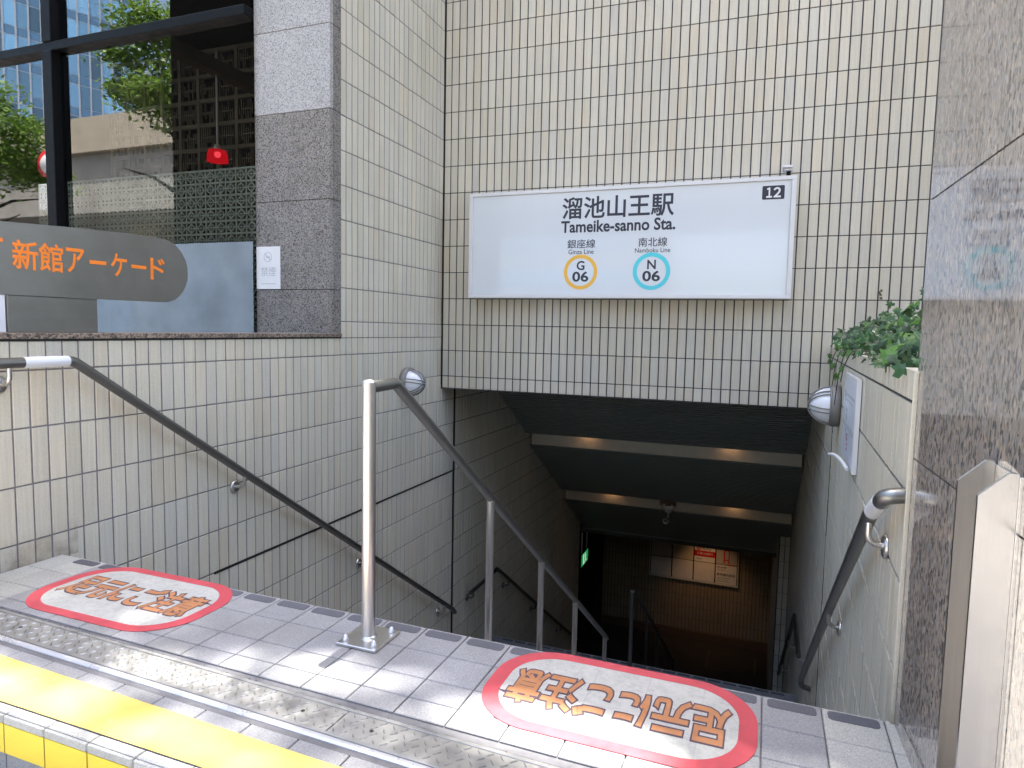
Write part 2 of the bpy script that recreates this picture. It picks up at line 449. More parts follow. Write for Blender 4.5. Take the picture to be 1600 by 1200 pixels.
# ------------------------------------------------------------------ dimensions (metres) measured on the tile grid
P = .068; R = .22656; ZF = -.544          # tile pitch, course height, landing level
TOP = 16.25                                # roof edge of the low podium
ZL = -2.98; ZB = -5.60                    # half landing, lower concourse
def rx(y): return 3.126 + min(y, 0) * .0270   # slightly skewed right wall

def tint():
    g = random.gauss(1, .024); k = random.random(); w = random.gauss(0, .006)
    c = [g + w, g, g - w]
    if k < .10: c = [g * .955, g * .97, g * 1.01]
    elif k < .17: c = [g * 1.0, g * .965, g * .925]
    elif k < .21: c = [g * .93, g * .92, g * .89]
    return tuple(max(.6, min(1.15, q)) for q in c)

def tiles(mb, O, U, V, N, u0, u1, v0, v1, uo=0., vo=0., pu=P, pv=R, gu=.009, gv=.0065, jit=.0012, backing=.0045, ch=.0022):
    """field of separate chamfered tiles on a mortar bed, grid lines at uo+k*pu / vo+k*pv"""
    O = Vector(O); U = Vector(U); V = Vector(V); N = Vector(N)
    at = lambda u, v, n: O + U * u + V * v + N * n
    mb.cur = 1
    mb.face([at(u0, v0, -backing), at(u1, v0, -backing), at(u1, v1, -backing), at(u0, v1, -backing)], 1.0)
    mb.cur = 0
    i0 = math.floor((u0 - uo) / pu + 1e-6); i1 = math.ceil((u1 - uo) / pu - 1e-6)
    j0 = math.floor((v0 - vo) / pv + 1e-6); j1 = math.ceil((v1 - vo) / pv - 1e-6)
    for i in range(i0, i1):
        for j in range(j0, j1):
            a0 = max(u0, uo + i * pu + gu / 2); a1 = min(u1, uo + (i + 1) * pu - gu / 2)
            b0 = max(v0, vo + j * pv + gv / 2); b1 = min(v1, vo + (j + 1) * pv - gv / 2)
            if a1 - a0 < .012 or b1 - b0 < .012: continue
            d = [random.uniform(-jit, 0) for _ in range(2)]; e = random.uniform(-jit, jit) * .5
            h = lambda u, v: (d[0] if u == 0 else d[1]) + (e if v else -e) * .6
            t = tint(); c = ch
            q = [at(a0 + c, b0 + c, h(0, 0)), at(a1 - c, b0 + c, h(1, 0)), at(a1 - c, b1 - c, h(1, 1)), at(a0 + c, b1 - c, h(0, 1))]
            o = [at(a0, b0, -c + h(0, 0)), at(a1, b0, -c + h(1, 0)), at(a1, b1, -c + h(1, 1)), at(a0, b1, -c + h(0, 1))]
            k = [at(a0, b0, -backing), at(a1, b0, -backing), at(a1, b1, -backing), at(a0, b1, -backing)]
            s = len(mb.v)
            mb.tint = t
            mb.mesh(q + o + k, [(0, 1, 2, 3), (4, 5, 1, 0), (5, 6, 2, 1), (6, 7, 3, 2), (7, 4, 0, 3),
                                (8, 9, 5, 4), (9, 10, 6, 5), (10, 11, 7, 6), (11, 8, 4, 7)])
    mb.tint = 1.0

# ================================================================== SETTING
# ---- street side ground
m = MB(); m.face([(-300, -400, -.90), (300, -400, -.90), (300, -4.0, -.90), (-300, -4.0, -.90)]); tag(m.build('sidewalk', M_side), kind='structure')
m = MB(); m.face([(-300, -60, -.894), (300, -60, -.894), (300, -10.5, -.894), (-300, -10.5, -.894)]); tag(m.build('road', M_asphalt), kind='structure')

# ---- landing floor: separate tiles on grout
SK = -.03                                     # the gutter and the step edge run slightly out of square
XT = .262; PT = .1452
m = MB(); mi = [M_floor, M_grout, M_floorlight]
m.cur = 1
m.face([(0, -4.262, ZF - .006), (3.35, -4.262, ZF - .006), (3.35, -3.44, ZF - .006), (0, -3.44, ZF - .006)])
def ftile(x0, x1, ya, yb, mat=0, z=0, g=.0032):
    """floor tile, ya/yb are (left,right) y values of its near and far edge"""
    m.cur = mat; gg = g / 2; c = .002
    tv = random.gauss(1, .05); m.tint = (tv, tv, tv * random.uniform(.985, 1.02))
    A = [(x0 + gg, ya[0] + gg), (x1 - gg, ya[1] + gg), (x1 - gg, yb[1] - gg), (x0 + gg, yb[0] - gg)]
    cx = (x0 + x1) / 2; cy = sum(p[1] for p in A) / 4
    q = [(px + (c if px < cx else -c), py + (c if py < cy else -c), ZF + z) for px, py in A]
    o = [(px, py, ZF + z - c) for px, py in A]; k = [(px, py, ZF - .006) for px, py in A]
    m.mesh(q + o + k, [(0, 1, 2, 3), (4, 5, 1, 0), (5, 6, 2, 1), (6, 7, 3, 2), (7, 4, 0, 3), (8, 9, 5, 4), (9, 10, 6, 5), (10, 11, 7, 6), (11, 8, 4, 7)])
cols = [0.004, .117] + [XT + k * PT for k in range(20)] + [3.062]
gy = lambda x: -3.862 + SK * .5 * x           # far edge of the drain
for a, b in zip(cols[:-1], cols[1:]):
    edge = a < .25 or a > 2.87
    rows = [(-3.578, -3.434), (-3.716, -3.578), (-3.812, -3.716)]
    for y0, y1 in rows: ftile(a, b, (y0, y0), (y1, y1), 2 if edge else 0)
    ftile(a, b, (gy(a), gy(b)), (-3.812, -3.812), 2 if edge else 0)
    ny0 = lambda x: -4.082 + SK * x + .018; ny1 = lambda x: -4.012 + SK * x
    ftile(a, b, (ny0(a), ny0(b)), (ny1(a), ny1(b)), 0)
    ftile(a, b, (-4.236, -4.236), (ny0(a), ny0(b)), 0)
    ftile(a, b, (-4.266, -4.266), (-4.236, -4.236), 2)
m.tint = 1
floor = tag(m.build('floor', mi), kind='structure')
# dark anti-slip strips set in the top edge of the stair
m = MB()
for k in range(-1, 19):
    x0 = XT + k * PT
    w = PT - .026; M = frame((x0 + PT / 2, -3.466, ZF - .0015), (1, 0, 0), (0, 1, 0))
    m.prism(rrect(w, .042, .012, 4), M, .0027)
m.build('anti_slip_strip', M_insert, floor)

# lower and street-side steps
m = MB(); m.tint = 1
m.box(0, 3.36, -4.262, -3.45, -.95, ZF - .0065)
m.build('step_body', M_grout, floor)
m = MB(); m.cur = 0
for a, b in zip(cols[:-1], cols[1:]):
    m.tint = random.gauss(1, .05); m.box(a + .002, b - .002, -4.270, -4.262, -.72, ZF - .022, .001)
m.build('step_riser', M_floor, floor)
m = MB()
for a, b in zip(cols[:-1], cols[1:]): m.tint = random.gauss(1, .05); m.box(a + .0016, b - .0016, -4.2735, -4.2655, ZF - .0235, ZF - .0012, .0025)
m.tint = 1; m.build('step_nosing', M_floorlight, floor)
m = MB()
for a, b in zip(cols[:-1], cols[1:]): m.box(a + .0025, b - .0025, -4.2725, -4.2701, -.643, ZF - .024)
tag(m.build('riser_paint', M_yellow2, floor), 'bright yellow painted upper half of the step riser')
m = MB()
ny = lambda x: -4.082 + SK * x + .018
m.face([(.004, -4.237, ZF + .0025), (3.05, -4.237, ZF + .0025), (3.05, ny(3.05), ZF + .0025), (.004, ny(.004), ZF + .0025)])
tag(m.build('step_edge_paint', M_yellow, floor), 'wide yellow painted warning band along the step edge')
m = MB()
m.box(0, 3.4, -4.62, -4.262, -.95, -.722)
m.build('lower_step', M_floor, floor)

# ---- stair: two flights with a half landing
m = MB(); nr = 14; rise = (ZF - ZL) / nr; run = (3.43 + .18) / nr
for k in range(1, nr):
    y0 = -3.43 + (k - 1) * run; z = ZF - k * rise
    m.tint = random.gauss(1, .04)
    m.box(0.002, 3.10, y0, y0 + run + .02, z - .30, z, .004)
m.box(.002, 3.10, .10, 1.34, ZL - .3, ZL - .0005)
n2 = 15; rise2 = (ZL - ZB) / n2; run2 = .258
for k in range(1, n2):
    y0 = 1.34 + (k - 1) * run2; z = ZL - k * rise2
    m.box(.002, 3.10, y0, y0 + run2 + .02, z - .3, z, .004)
m.box(.002, 3.10, -3.43, -3.425, -1.0, ZF - .008)
stairs = tag(m.build('stairs', M_floor), kind='structure')
m = MB()
for k in range(1, nr):
    y0 = -3.43 + k * run - .008; z = ZF - k * rise
    for j in range(-1, 19):
        x0 = XT + j * PT; m.box(x0 + .013, x0 + PT - .013, y0 - .046, y0 - .012, z, z + .0015)
for j in range(-1, 19):
    x0 = XT + j * PT; m.box(x0 + .013, x0 + PT - .013, 1.288, 1.326, ZL, ZL + .0015)
m.build('anti_slip_strip', M_insert, stairs)
m = MB(); m.box(0, 3.1, 1.335, 1.342, ZL - .03, ZL + .0008); m.build('landing_nosing', M_floorlight, stairs)
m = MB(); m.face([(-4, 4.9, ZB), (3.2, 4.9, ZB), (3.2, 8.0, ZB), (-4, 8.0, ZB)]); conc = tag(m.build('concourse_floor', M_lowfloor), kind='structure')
m = MB()
for b in ((1.93, 2.77, 7.47, 7.485), (1.93, 2.77, 6.81, 6.825), (1.93, 1.945, 6.825, 7.47), (2.755, 2.77, 6.825, 7.47)):
    m.box(b[0], b[1], b[2], b[3], ZB, ZB + .006)
tag(m.build('floor_hatch', M_rail), 'thin metal rectangular hatch frame in the dark lower floor', 'floor hatch')

# ================================================================== WALLS
# facade over the stair mouth
fac = thing('entrance_wall', 'cream tiled wall above the stair mouth carrying the station name', 'wall')
m = MB(); tiles(m, (0, 0, 0), (1, 0, 0), (0, 0, 1), (0, -1, 0), 0.006, 7.0, -.104, 5.9, 0, 0)
m.build('tile_facing', [M_tile, M_mortar], fac)
m = MB(); m.box(0.0, 7.0, .0062, .35, -.112, TOP)
m.box(3.35, 7.0, .0062, .35, -1, -.112); m.box(0, 3.126, .35, 1.15, -.105, .3)
m.build('wall_core', M_mortar, fac)
m = MB(); m.box(0, .014, -.0012, .0, -.11, TOP); m.build('corner_joint', M_black, fac)

# left wall: tall part + low part under the coping, continuing down the stair
lw = thing('side_wall', 'cream tiled wall on the left running down beside the stairs', 'wall')
m = MB(); A = ((0, 0, 0), (0, 1, 0), (0, 0, 1), (1, 0, 0))
tiles(m, *A, -1.488, -.004, .344, 5.9, jit=.0022)
tiles(m, *A, -4.30, -.004, -.9, .340, jit=.0028, gu=.0065)
tiles(m, *A, -3.2, .262, -3.2, -.9, jit=.0028, gu=.0065); tiles(m, *A, -.004, .262, -.9, -.08, jit=.0028, gu=.0065)
tiles(m, *A, .298, 5.0, -5.6, -.1, jit=.0035, backing=.007, gu=.0065)
m.build('tile_facing', [M_tile, M_mortar_l], lw)
m = MB()
m.box(-.24, -.0062, -4.3, -1.49, -.95, .340); m.box(-.12, -.0062, -1.49, 5.0, -5.65, TOP)
m.box(-.12, -.0062, -3.4, -1.49, -3.3, -.95)
m.build('wall_core', M_mortar, lw)
m = MB(); m.box(-.005, .0012, .264, .296, -5.6, -.1); m.build('expansion_joint', M_black, lw)
m = MB(); m.box(-.004, .0012, -2.62, .264, -.913, -.901); m.build('open_joint', M_black, lw)

# right wall, slightly skewed, with the planter behind its top
rw = thing('planter_wall', 'cream tiled wall on the right of the stairs topped by an ivy planter', 'wall')
m = MB()
d = Vector((rx(0) - rx(-3.44), 3.44, 0)).normalized(); nrm = Vector((-d.y, d.x, 0)); L = math.hypot(3.44, rx(0) - rx(-3.44))
tiles(m, (rx(-3.44), -3.44, 0), d, (0, 0, 1), nrm, .004, L - .004, -3.2, .266, 0, .0435, jit=.0022, backing=.007, gu=.006, gv=.011, ch=.0006)
tiles(m, (rx(-3.44), -3.44, 0), d, (0, 0, 1), nrm, .004, L - .004, .273, .345, 0, .0435, jit=.001, gu=.004)
tiles(m, (3.126, 0, 0), (0, 1, 0), (0, 0, 1), (-1, 0, 0), .004, 4.5, -5.6, -.1, 0, .0435, jit=.0022, backing=.007, gu=.006, gv=.011, ch=.0006)
tiles(m, (2.972, 4.5, 0), (1, 0, 0), (0, 0, 1), (0, -1, 0), 0, .154, -5.6, -.6, .016, 0, jit=.001)
tiles(m, (2.972, 4.5, 0), (0, 1, 0), (0, 0, 1), (-1, 0, 0), 0, 3.4, -5.6, -.6, .0, 0, jit=.001)
m.build('tile_facing', [M_tile, M_mortar], rw)
m = MB()
E0 = nrm * -.007; a = Vector((rx(-3.44), -3.44, 0)) + E0; b = Vector((rx(0), -.004, 0)) + E0
def slab(mb, a, b, w, z0, z1):
    n = Vector((b - a)).normalized(); q = Vector((n.y, -n.x, 0)) * w
    pts = [a, b, b + q, a + q]
    lo = [Vector((p.x, p.y, z0)) for p in pts]; hi = [Vector((p.x, p.y, z1)) for p in pts]
    mb.face(hi); mb.face(lo[::-1])
    for i in range(4):
        j = (i + 1) % 4; mb.face([lo[i], lo[j], hi[j], hi[i]])
a2 = a + (b - a) * (.02 / 3.44); slab(m, a, a2, .012, -3.3, .338); slab(m, a2, b, .11, -3.3, .338)
m.box(3.133, 3.4, .006, 8.1, -5.65, -.11); m.box(2.979, 3.2, 4.507, 8, -5.65, -.3)
m.build('wall_core', M_mortar, rw)
m = MB(); slab(m, a + nrm * .0065, a2 + nrm * .0065, .019, .3385, .3465); slab(m, a2 + nrm * .0065, b + nrm * .0065, .125, .3385, .3465); m.build('wall_cap', M_tile, rw)
m = MB(); m.box(3.0325, 3.0435, -3.4465, -3.441, -1.0, .346, .002); m.build('end_trim', M_tile, rw)
m = MB()
j0 = Vector((rx(-.62), -.62, 0)); j1 = Vector((rx(-.6), -.6, 0)); slab(m, j0 + nrm * .0012, j1 + nrm * .0012, .006, -3.1, .26)
m.build('expansion_joint', M_black, rw)
m = MB(); m.box(3.135, 3.95, -3.42, -.005, -.5, .30); m.build('planter_soil', M_soil, rw)
m = MB(); m.box(3.95, 4.05, -3.42, -.005, -.9, .346); m.build('planter_back', M_tile, rw)

# polished stone pier on the right
gp = thing('granite_pillar', 'polished brown streaky granite pillar filling the right edge', 'pillar')
m = MB(); zs = [-.95, -.478, .135, .752, 1.37, 1.985, 2.6, 3.215, 3.83, 4.445, 5.06, 8, 11, 14, TOP + .25]
gx = lambda y: 3.042 + (-3.43 - y) * .032     # the pillar face runs slightly out of square
def gslab(mb, ya, yb, w, z0, z1, off=0.):
    pts = [(gx(ya) + off, ya), (gx(yb) + off, yb), (gx(yb) + off + w, yb), (gx(ya) + off + w, ya)]
    lo = [(p[0], p[1], z0) for p in pts]; hi = [(p[0], p[1], z1) for p in pts]
    mb.face(hi); mb.face(lo[::-1])
    for i in range(4):
        j = (i + 1) % 4; mb.face([lo[i], lo[j], hi[j], hi[i]])
for i in range(len(zs) - 1):
    m.tint = random.gauss(1, .04); gslab(m, -4.95, -3.432, .08, zs[i] + .002, zs[i + 1] - .002)
    m.box(3.18, 6.5, -3.46, -3.432, zs[i] + .002, zs[i + 1] - .002, .0015)
    m.box(3.18, 6.5, -4.95, -4.92, zs[i] + .002, zs[i + 1] - .002, .0015)
m.build('stone_panel', M_gright, gp)
m = MB(); m.tint = 1; m.box(3.10, 6.5, -4.915, -3.465, -.95, TOP + .2); gslab(m, -4.94, -3.44, .05, -.95, 6, .004); m.build('pillar_core', M_mortar, gp)

# left stone pier beside the window + coping + edge return
lp = thing('stone_pier', 'grey speckled granite pier between the shop window and tiled wall', 'pillar')
zs = [.345, .661, 1.247, 1.820, 2.348, 2.92, 3.49, 4.06, 4.63, 5.2, 8, 11, 14, TOP]
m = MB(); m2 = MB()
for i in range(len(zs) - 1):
    q = m2 if zs[i] > 1.8 else m  # upper panels take the paler, rougher granite
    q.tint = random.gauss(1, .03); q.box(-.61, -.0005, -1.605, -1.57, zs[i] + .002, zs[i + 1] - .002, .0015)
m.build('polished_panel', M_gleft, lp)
tag(m2.build('pale_panel', M_gleft_pale, lp), 'paler matt granite panels on the upper half of the pier')
m = MB()
for i in range(len(zs) - 1): m.tint = random.gauss(.8, .04); m.box(-.02, .001, -1.569, -1.4895, max(.3445, zs[i] + .002), zs[i + 1] - .002, .001)
m.build('edge_return', M_gleft, lp)
m = MB(); m.tint = 1; m.box(-.60, -.022, -1.569, -1.40, .2, TOP - .005); m.build('pier_core', M_mortar, lp)
m = MB(); m.box(-.26, .008, -4.31, -1.4895, .3495, .3725, .002)
tag(m.build('wall_coping', M_coping), 'thin dark brown granite coping along the low tiled wall', 'coping')
m = MB(); m.box(-.005, .002, -4.3, -1.489, .341, .3490); m.build('shadow_gap', M_black, lw)

# shop building on the left: window, room
shop = thing('shop_building', 'dark ground floor room of the building behind the window', 'building')
m = MB(); m.box(-9, -5.2, -1.66, -1.5, -.9, TOP); m.box(-5.2, -.605, -1.66, -1.5, 3.9, TOP); m.build('outer_wall', M_room2, shop)
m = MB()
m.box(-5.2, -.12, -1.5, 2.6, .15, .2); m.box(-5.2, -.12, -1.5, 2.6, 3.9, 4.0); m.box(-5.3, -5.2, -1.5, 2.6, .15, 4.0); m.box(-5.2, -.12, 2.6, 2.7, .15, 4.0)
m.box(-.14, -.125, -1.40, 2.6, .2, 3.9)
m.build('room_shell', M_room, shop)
m = MB(); m.box(-9, -.001, -1.56, 9, TOP + .001, TOP + .06); m.box(0, 7.2, .02, 9, TOP + .001, TOP + .06) ; m.build('roof_slab', M_mortar, shop)
m = MB(); m.box(-9.2, 3.5, 8.02, 8.3, -5.7, TOP); m.box(6.9, 7.05, .36, 8.3, -1, TOP); m.box(-9.2, -9, -1.6, 8.3, -1, TOP); m.box(3.5, 7.05, 8.02, 8.3, -1, TOP); m.build('rear_wall', M_room2, shop)
m = MB(); m.box(-2.78, -2.63, -1.3, .85, 2.96, 3.08); m.build('ceiling_beam', M_beam, shop)
m = MB(); m.box(-6, -.26, -4.3, -1.66, -.95, .24); tag(m.build('terrace', M_side), kind='structure')

win = thing('shop_window', 'large black framed window reflecting a glass tower and trees', 'window')
m = MB(); m.face([(-5.2, -1.63, .24), (-.605, -1.63, .24), (-.605, -1.63, 3.9), (-5.2, -1.63, 3.9)]); m.build('glass_pane', M_glass, win)
m = MB(); m.face([(-2.44, -1.634, .25), (-.612, -1.634, .25), (-.612, -1.634, .985), (-2.44, -1.634, .985)]); tag(m.build('frosted_film', M_frost, win), 'pale blue frosted strip across the bottom of the window')
m = MB(); m.box(-2.545, -2.445, -1.70, -1.60, .24, 2.45, .004); m.box(-2.545, -2.445, -1.70, -1.60, 2.515, 3.9, .004)
m.box(-5.2, -.612, -1.69, -1.60, 2.45, 2.515, .004); m.box(-5.2, -.612, -1.68, -1.60, .20, .25)
m.build('window_frame', M_frame, win)

# low patterned screen behind the glass
m = MB(); cw = .0965; ch = .0935
nx, nz = 26, 14; X0 = -.62 - nx * cw; Z0 = 1.558 - nz * ch
def bar(p, q, w, y=-1.36, t=.006):
    p = Vector(p); q = Vector(q); d = (q - p).normalized(); s = Vector((-d.y, d.x)) * w / 2
    c = [p + s, q + s, q - s, p - s]
    f = [(v.x, y - t, v.y) for v in c]; b = [(v.x, y + t, v.y) for v in c]
    m.face(f); m.face(b[::-1])
    for i in range(4): m.face([b[i], b[(i + 1) % 4], f[(i + 1) % 4], f[i]])
for i in range(nx + 1): bar((X0 + i * cw, Z0), (X0 + i * cw, 1.558), .014)
for j in range(nz + 1): bar((X0, Z0 + j * ch), (-.62, Z0 + j * ch), .014, -1.3605)
for i in range(nx):
    for j in range(nz):
        cx = X0 + (i + .5) * cw; cz = Z0 + (j + .5) * ch; r = .036
        for a in range(4):
            t0 = a * PI / 2; t1 = t0 + PI / 2
            bar((cx + r * math.cos(t0), cz + r * math.sin(t0)), (cx + r * math.cos(t1), cz + r * math.sin(t1)), .010, -1.361)
        bar((cx - .044, cz), (cx + .044, cz), .006, -1.3615); bar((cx, cz - .044), (cx, cz + .044), .006, -1.362)
tag(m.build('lattice_screen', M_lattice), 'low grey green screen of small diamond squares behind the glass', 'screen')
# tall dark lattice further in
m = MB(); c2 = .285; X1 = -5.1; Z1 = .24
for i in range(18): m.box(X1 + i * c2 - .022, X1 + i * c2 + .022, .88, .93, Z1, 3.56)
for j in range(13): m.box(X1, -.2, .885, .925, Z1 + j * c2 * .97 - .022, Z1 + j * c2 * .97 + .022)
for i in range(17):
    for j in range(12):
        x = X1 + i * c2; z = Z1 + j * c2 * .97
        for k in range(1, 9):
            xx = x + c2 * k / 9; lo = .03 + random.choice((0, 0, .05, .09)); hi = .03 + random.choice((0, 0, .05, .09))
            m.box(xx - .0055, xx + .0055, .895, .915, z + lo, z + c2 * .97 - hi)
        zz = z + c2 * .485; m.box(x + .06, x + c2 - .06, .894, .912, zz - .006, zz + .006)
tag(m.build('lattice_wall', M_lattice2), 'tall dark lattice wall of barred squares deep in the room', 'screen')
# pendant lamp
pl = thing('pendant_lamp', 'small glowing red glass pendant lamp hanging in the window', 'lamp')
m = MB(); m.tube([(-2.72, .2, 2.97), (-2.72, .2, 2.25)], .007, 8); m.build('cord', M_alu, pl)
m = MB(); m.lathe([(.0, .045), (.03, .045), (.034, 0)], Matrix.Translation((-2.72, .2, 2.215)), 16); m.build('lamp_cap', M_alu, pl)
m = MB(); m.lathe([(.02, .0), (.085, -.012), (.10, -.05), (.105, -.125), (.09, -.128)], Matrix.Translation((-2.72, .2, 2.215)), 24); m.build('lamp_shade', M_pend, pl)
m = MB(); m.lathe([(.001, .03), (.028, .02), (.034, -.01), (.02, -.035), (.001, -.04)], Matrix.Translation((-2.655, .135, 2.145)), 16); m.build('bulb', M_pendhot, pl)

# ================================================================== CEILING OVER THE STAIR
cl = thing('stair_ceiling', 'dark ribbed stepped ceiling descending over the stairs', 'ceiling')
def panel(y0, z0, y1, z1):
    m = MB(); L = math.hypot(y1 - y0, z1 - z0); d = Vector((0, (y1 - y0) / L, (z1 - z0) / L)); nn = Vector((0, d.z, -d.y))   # nn points down and out
    x0, x1 = .004, 3.118
    a = Vector((0, y0, z0)); b = Vector((0, y1, z1))
    m.face([(x0, a.y, a.z), (x1, a.y, a.z), (x1, b.y, b.z), (x0, b.y, b.z)])
    n = int(L / .048)
    for k in range(n):
        p = a + d * (k + .25) * (L / n); q = p + d * (L / n) * .5; m.cur = 1; o = nn * .02
        m.face([(x0, (p + o).y, (p + o).z), (x1, (p + o).y, (p + o).z), (x1, (q + o).y, (q + o).z), (x0, (q + o).y, (q + o).z)])
        m.face([(x0, p.y, p.z), (x1, p.y, p.z), (x1, (p + o).y, (p + o).z), (x0, (p + o).y, (p + o).z)])
        m.face([(x0, (q + o).y, (q + o).z), (x1, (q + o).y, (q + o).z), (x1, q.y, q.z), (x0, q.y, q.z)])
    m.build('ribbed_panel', [M_ceiling, M_rib], cl)
panel(1.15, -.112, 2.28, -.812); panel(2.42, -.985, 3.88, -1.862); panel(4.02, -2.045, 5.22, -2.80)
m = MB(); m.box(.03, 3.10, 2.40, 2.46, -.985, -.70, .003); tag(m.build('beam_cladding', M_band, cl), 'upper beige band across the dark ceiling')
m = MB(); m.box(.03, 3.10, 4.00, 4.06, -2.045, -1.75, .003); tag(m.build('beam_cladding', M_band, cl), 'lower beige band across the dark ceiling')
m = MB(); m.box(.0, 3.118, 2.262, 2.286, -.828, -.816); m.box(0, 3.118, 3.862, 3.886, -1.878, -1.866); m.box(0, 2.97, 5.2, 5.23, -2.83, -2.803); m.build('edge_trim', M_lampmetal, cl)
m = MB(); m.box(-4, 3.2, 5.231, 8.0, -2.9, -2.83); m.box(-.1, 3.2, 1.2, 8.0, -.1, -.05); m.build('upper_deck', M_ceiling, cl)

def spot(name, loc, target, power, size, blend, parent=None, col=(1, .55, .28)):
    l = bpy.data.lights.new(name, 'SPOT'); l.energy = power; l.spot_size = math.radians(size); l.spot_blend = blend
    l.color = col; l.shadow_soft_size = .03
    o = bpy.data.objects.new(name, l); COL.objects.link(o); o.location = loc
    o.rotation_euler = (Vector(target) - Vector(loc)).to_track_quat('-Z', 'Y').to_euler()
    if parent: o.parent = parent
    return o
DL = [(.756, 2.315, -.755, 'first beige band, left'), (2.374, 2.315, -.755, 'first beige band, right'), (.724, 3.915, -1.805, 'second beige band, left'), (2.382, 3.915, -1.805, 'second beige band, right')]
for x, y, z, w in DL:
    t = thing('ceiling_downlight', 'small warm recessed downlight shining on the ' + w, 'downlight', 'downlights in the stair ceiling')
    m = MB(); m.lathe([(.001, .0), (.022, .0), (.028, -.004), (.03, .02)], Matrix.Translation((x, y, z)), 20); m.build('lamp_glass', M_down, t)
    spot('lamp', (x, y, z - .012), (x, y + .10, z - .16), .085, 165, .9, t)
t = thing('ceiling_downlight', 'warm recessed downlight lighting the far tiled wall below the posters', 'downlight', 'downlights in the stair ceiling')
m = MB(); m.lathe([(.001, .0), (.05, .0), (.06, .01)], Matrix.Translation((1.9, 7.0, -2.915)), 20); m.build('lamp_glass', M_down, t)
spot('lamp', (1.78, 7.0, -2.95), (1.88, 7.9, -4.9), 4.2, 66, 1.0, t, (1, .52, .22))

# far wall of the concourse with its poster board
fw = thing('far_wall', 'brown lit tiled wall at the foot of the stairs', 'wall')
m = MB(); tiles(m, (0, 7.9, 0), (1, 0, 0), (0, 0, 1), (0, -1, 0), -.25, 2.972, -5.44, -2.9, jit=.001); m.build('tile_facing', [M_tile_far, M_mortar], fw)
m = MB(); m.box(-.25, 2.972, 7.86, 7.905, ZB + .001, -5.44, .004); m.build('plinth', M_plinth, fw)
m = MB(); m.box(-4.1, 3.2, 7.907, 8.02, ZB, -2.9); m.box(-4.1, -4.0, 4.9, 7.9, ZB, -2.9); m.box(-4, -.12, 4.88, 5.0, ZB, -2.9); m.box(-.30, -.252, 7.3, 7.9, ZB, -2.9); m.build('wall_core', M_room, fw)

ad = thing('poster_board', 'white framed board of eight posters on the far tiled wall', 'poster board')
xs = [.716, 1.135, 1.55, 1.957, 2.362]; zt, zm, zb = -3.66, -4.015, -4.40
m = MB(); m.box(.712, 2.366, 7.861, 7.898, -4.402, -3.655); m.build('board_back', M_frame, ad)
m = MB()
for b in ((.69, 2.388, -4.43, -4.40), (.69, 2.388, -3.655, -3.63), (.69, .714, -4.40, -3.655), (2.364, 2.388, -4.40, -3.655)): m.box(b[0], b[1], 7.850, 7.898, b[2], b[3], .003)
m.build('board_frame', M_alu, ad)
pm = [[M_adgrey, M_adwhite], [M_adbeige, M_adwhite], [M_adwhite, M_adwhite], [M_adgrey, M_adwhite]]
for i in range(4):
    for j in range(2):
        z0, z1 = ((zm, zt) if j == 0 else (zb, zm))
        b = (xs[i] + .011, xs[i + 1] - .011, 7.853, 7.8605, z0 + .007, z1 - .007)
        p = box_part('poster', pm[i][j], ad, b)
        FM = lambda x, z: frame((x, 7.8525, z), (1, 0, 0), (0, 0, 1))
        xc = (xs[i] + xs[i + 1]) / 2
        if (i, j) == (2, 0):
            p['label'] = 'white poster with a red bank band'
            m = MB(); m.box(b[0], b[1], 7.851, 7.8528, -3.905, -3.79); m.build('red_band', M_adred, p)
            m = MB(); MM = FM(xs[i] + .085, -3.745); ring(m, MM, .012, .03, .001, 24); ring(m, frame((xs[i] + .085, 7.8524, -3.745), (1, 0, 0), (0, 0, 1)), .034, .042, .001, 24); m.build('logo', M_adred, p)
            m = MB(); text_mesh(m, 'MUFG', FM(xs[i] + .225, -3.745), .17, .05, .02, .001); m.build('lettering', M_ink, p)
            m = MB(); text_mesh(m, '三菱UFJ銀行', frame((xc, 7.8505, -3.848), (1, 0, 0), (0, 0, 1)), .30, .055, .01, .001); m.build('lettering', M_white, p)
            m = MB(); m.box(xs[i] + .05, xs[i] + .15, 7.8515, 7.8527, -3.965, -3.945); m.build('small_print', M_greyink, p)
        if (i, j) == (3, 0):
            p['label'] = 'grey poster with a dark red tower shape'
            m = MB(); m.box(xc - .055, xc - .032, 7.851, 7.8528, -3.985, -3.72); m.box(xc + .032, xc + .055, 7.851, 7.8528, -3.985, -3.72); m.box(xc - .032, xc + .032, 7.851, 7.8528, -3.74, -3.72)
            m.box(xc - .03, xc + .03, 7.851, 7.8528, -3.93, -3.91); m.box(xc, b[1], 7.851, 7.8528, -4.009, -3.998); m.build('red_figure', M_adred, p)
        if (i, j) == (3, 1):
            p['label'] = 'white poster with black lettering of a dental clinic'
            for txt, dx, z, w, h, bo in (('ササザ', .12, -4.075, .17, .045, .03), ('専用歯科医院', None, -4.21, .34, .055, .012)):
                m = MB(); text_mesh(m, txt, FM(xc if dx is None else xs[i] + dx, z), w, h, bo, .001); m.build('lettering', M_ink, p)
            for z, w in ((-4.125, .14), (-4.275, .24), (-4.31, .2), (-4.345, .23)):
                m = MB(); m.box(xs[i] + .04, xs[i] + .04 + w, 7.8515, 7.8527, z - .006, z + .006); m.build('small_print', M_greyink, p)

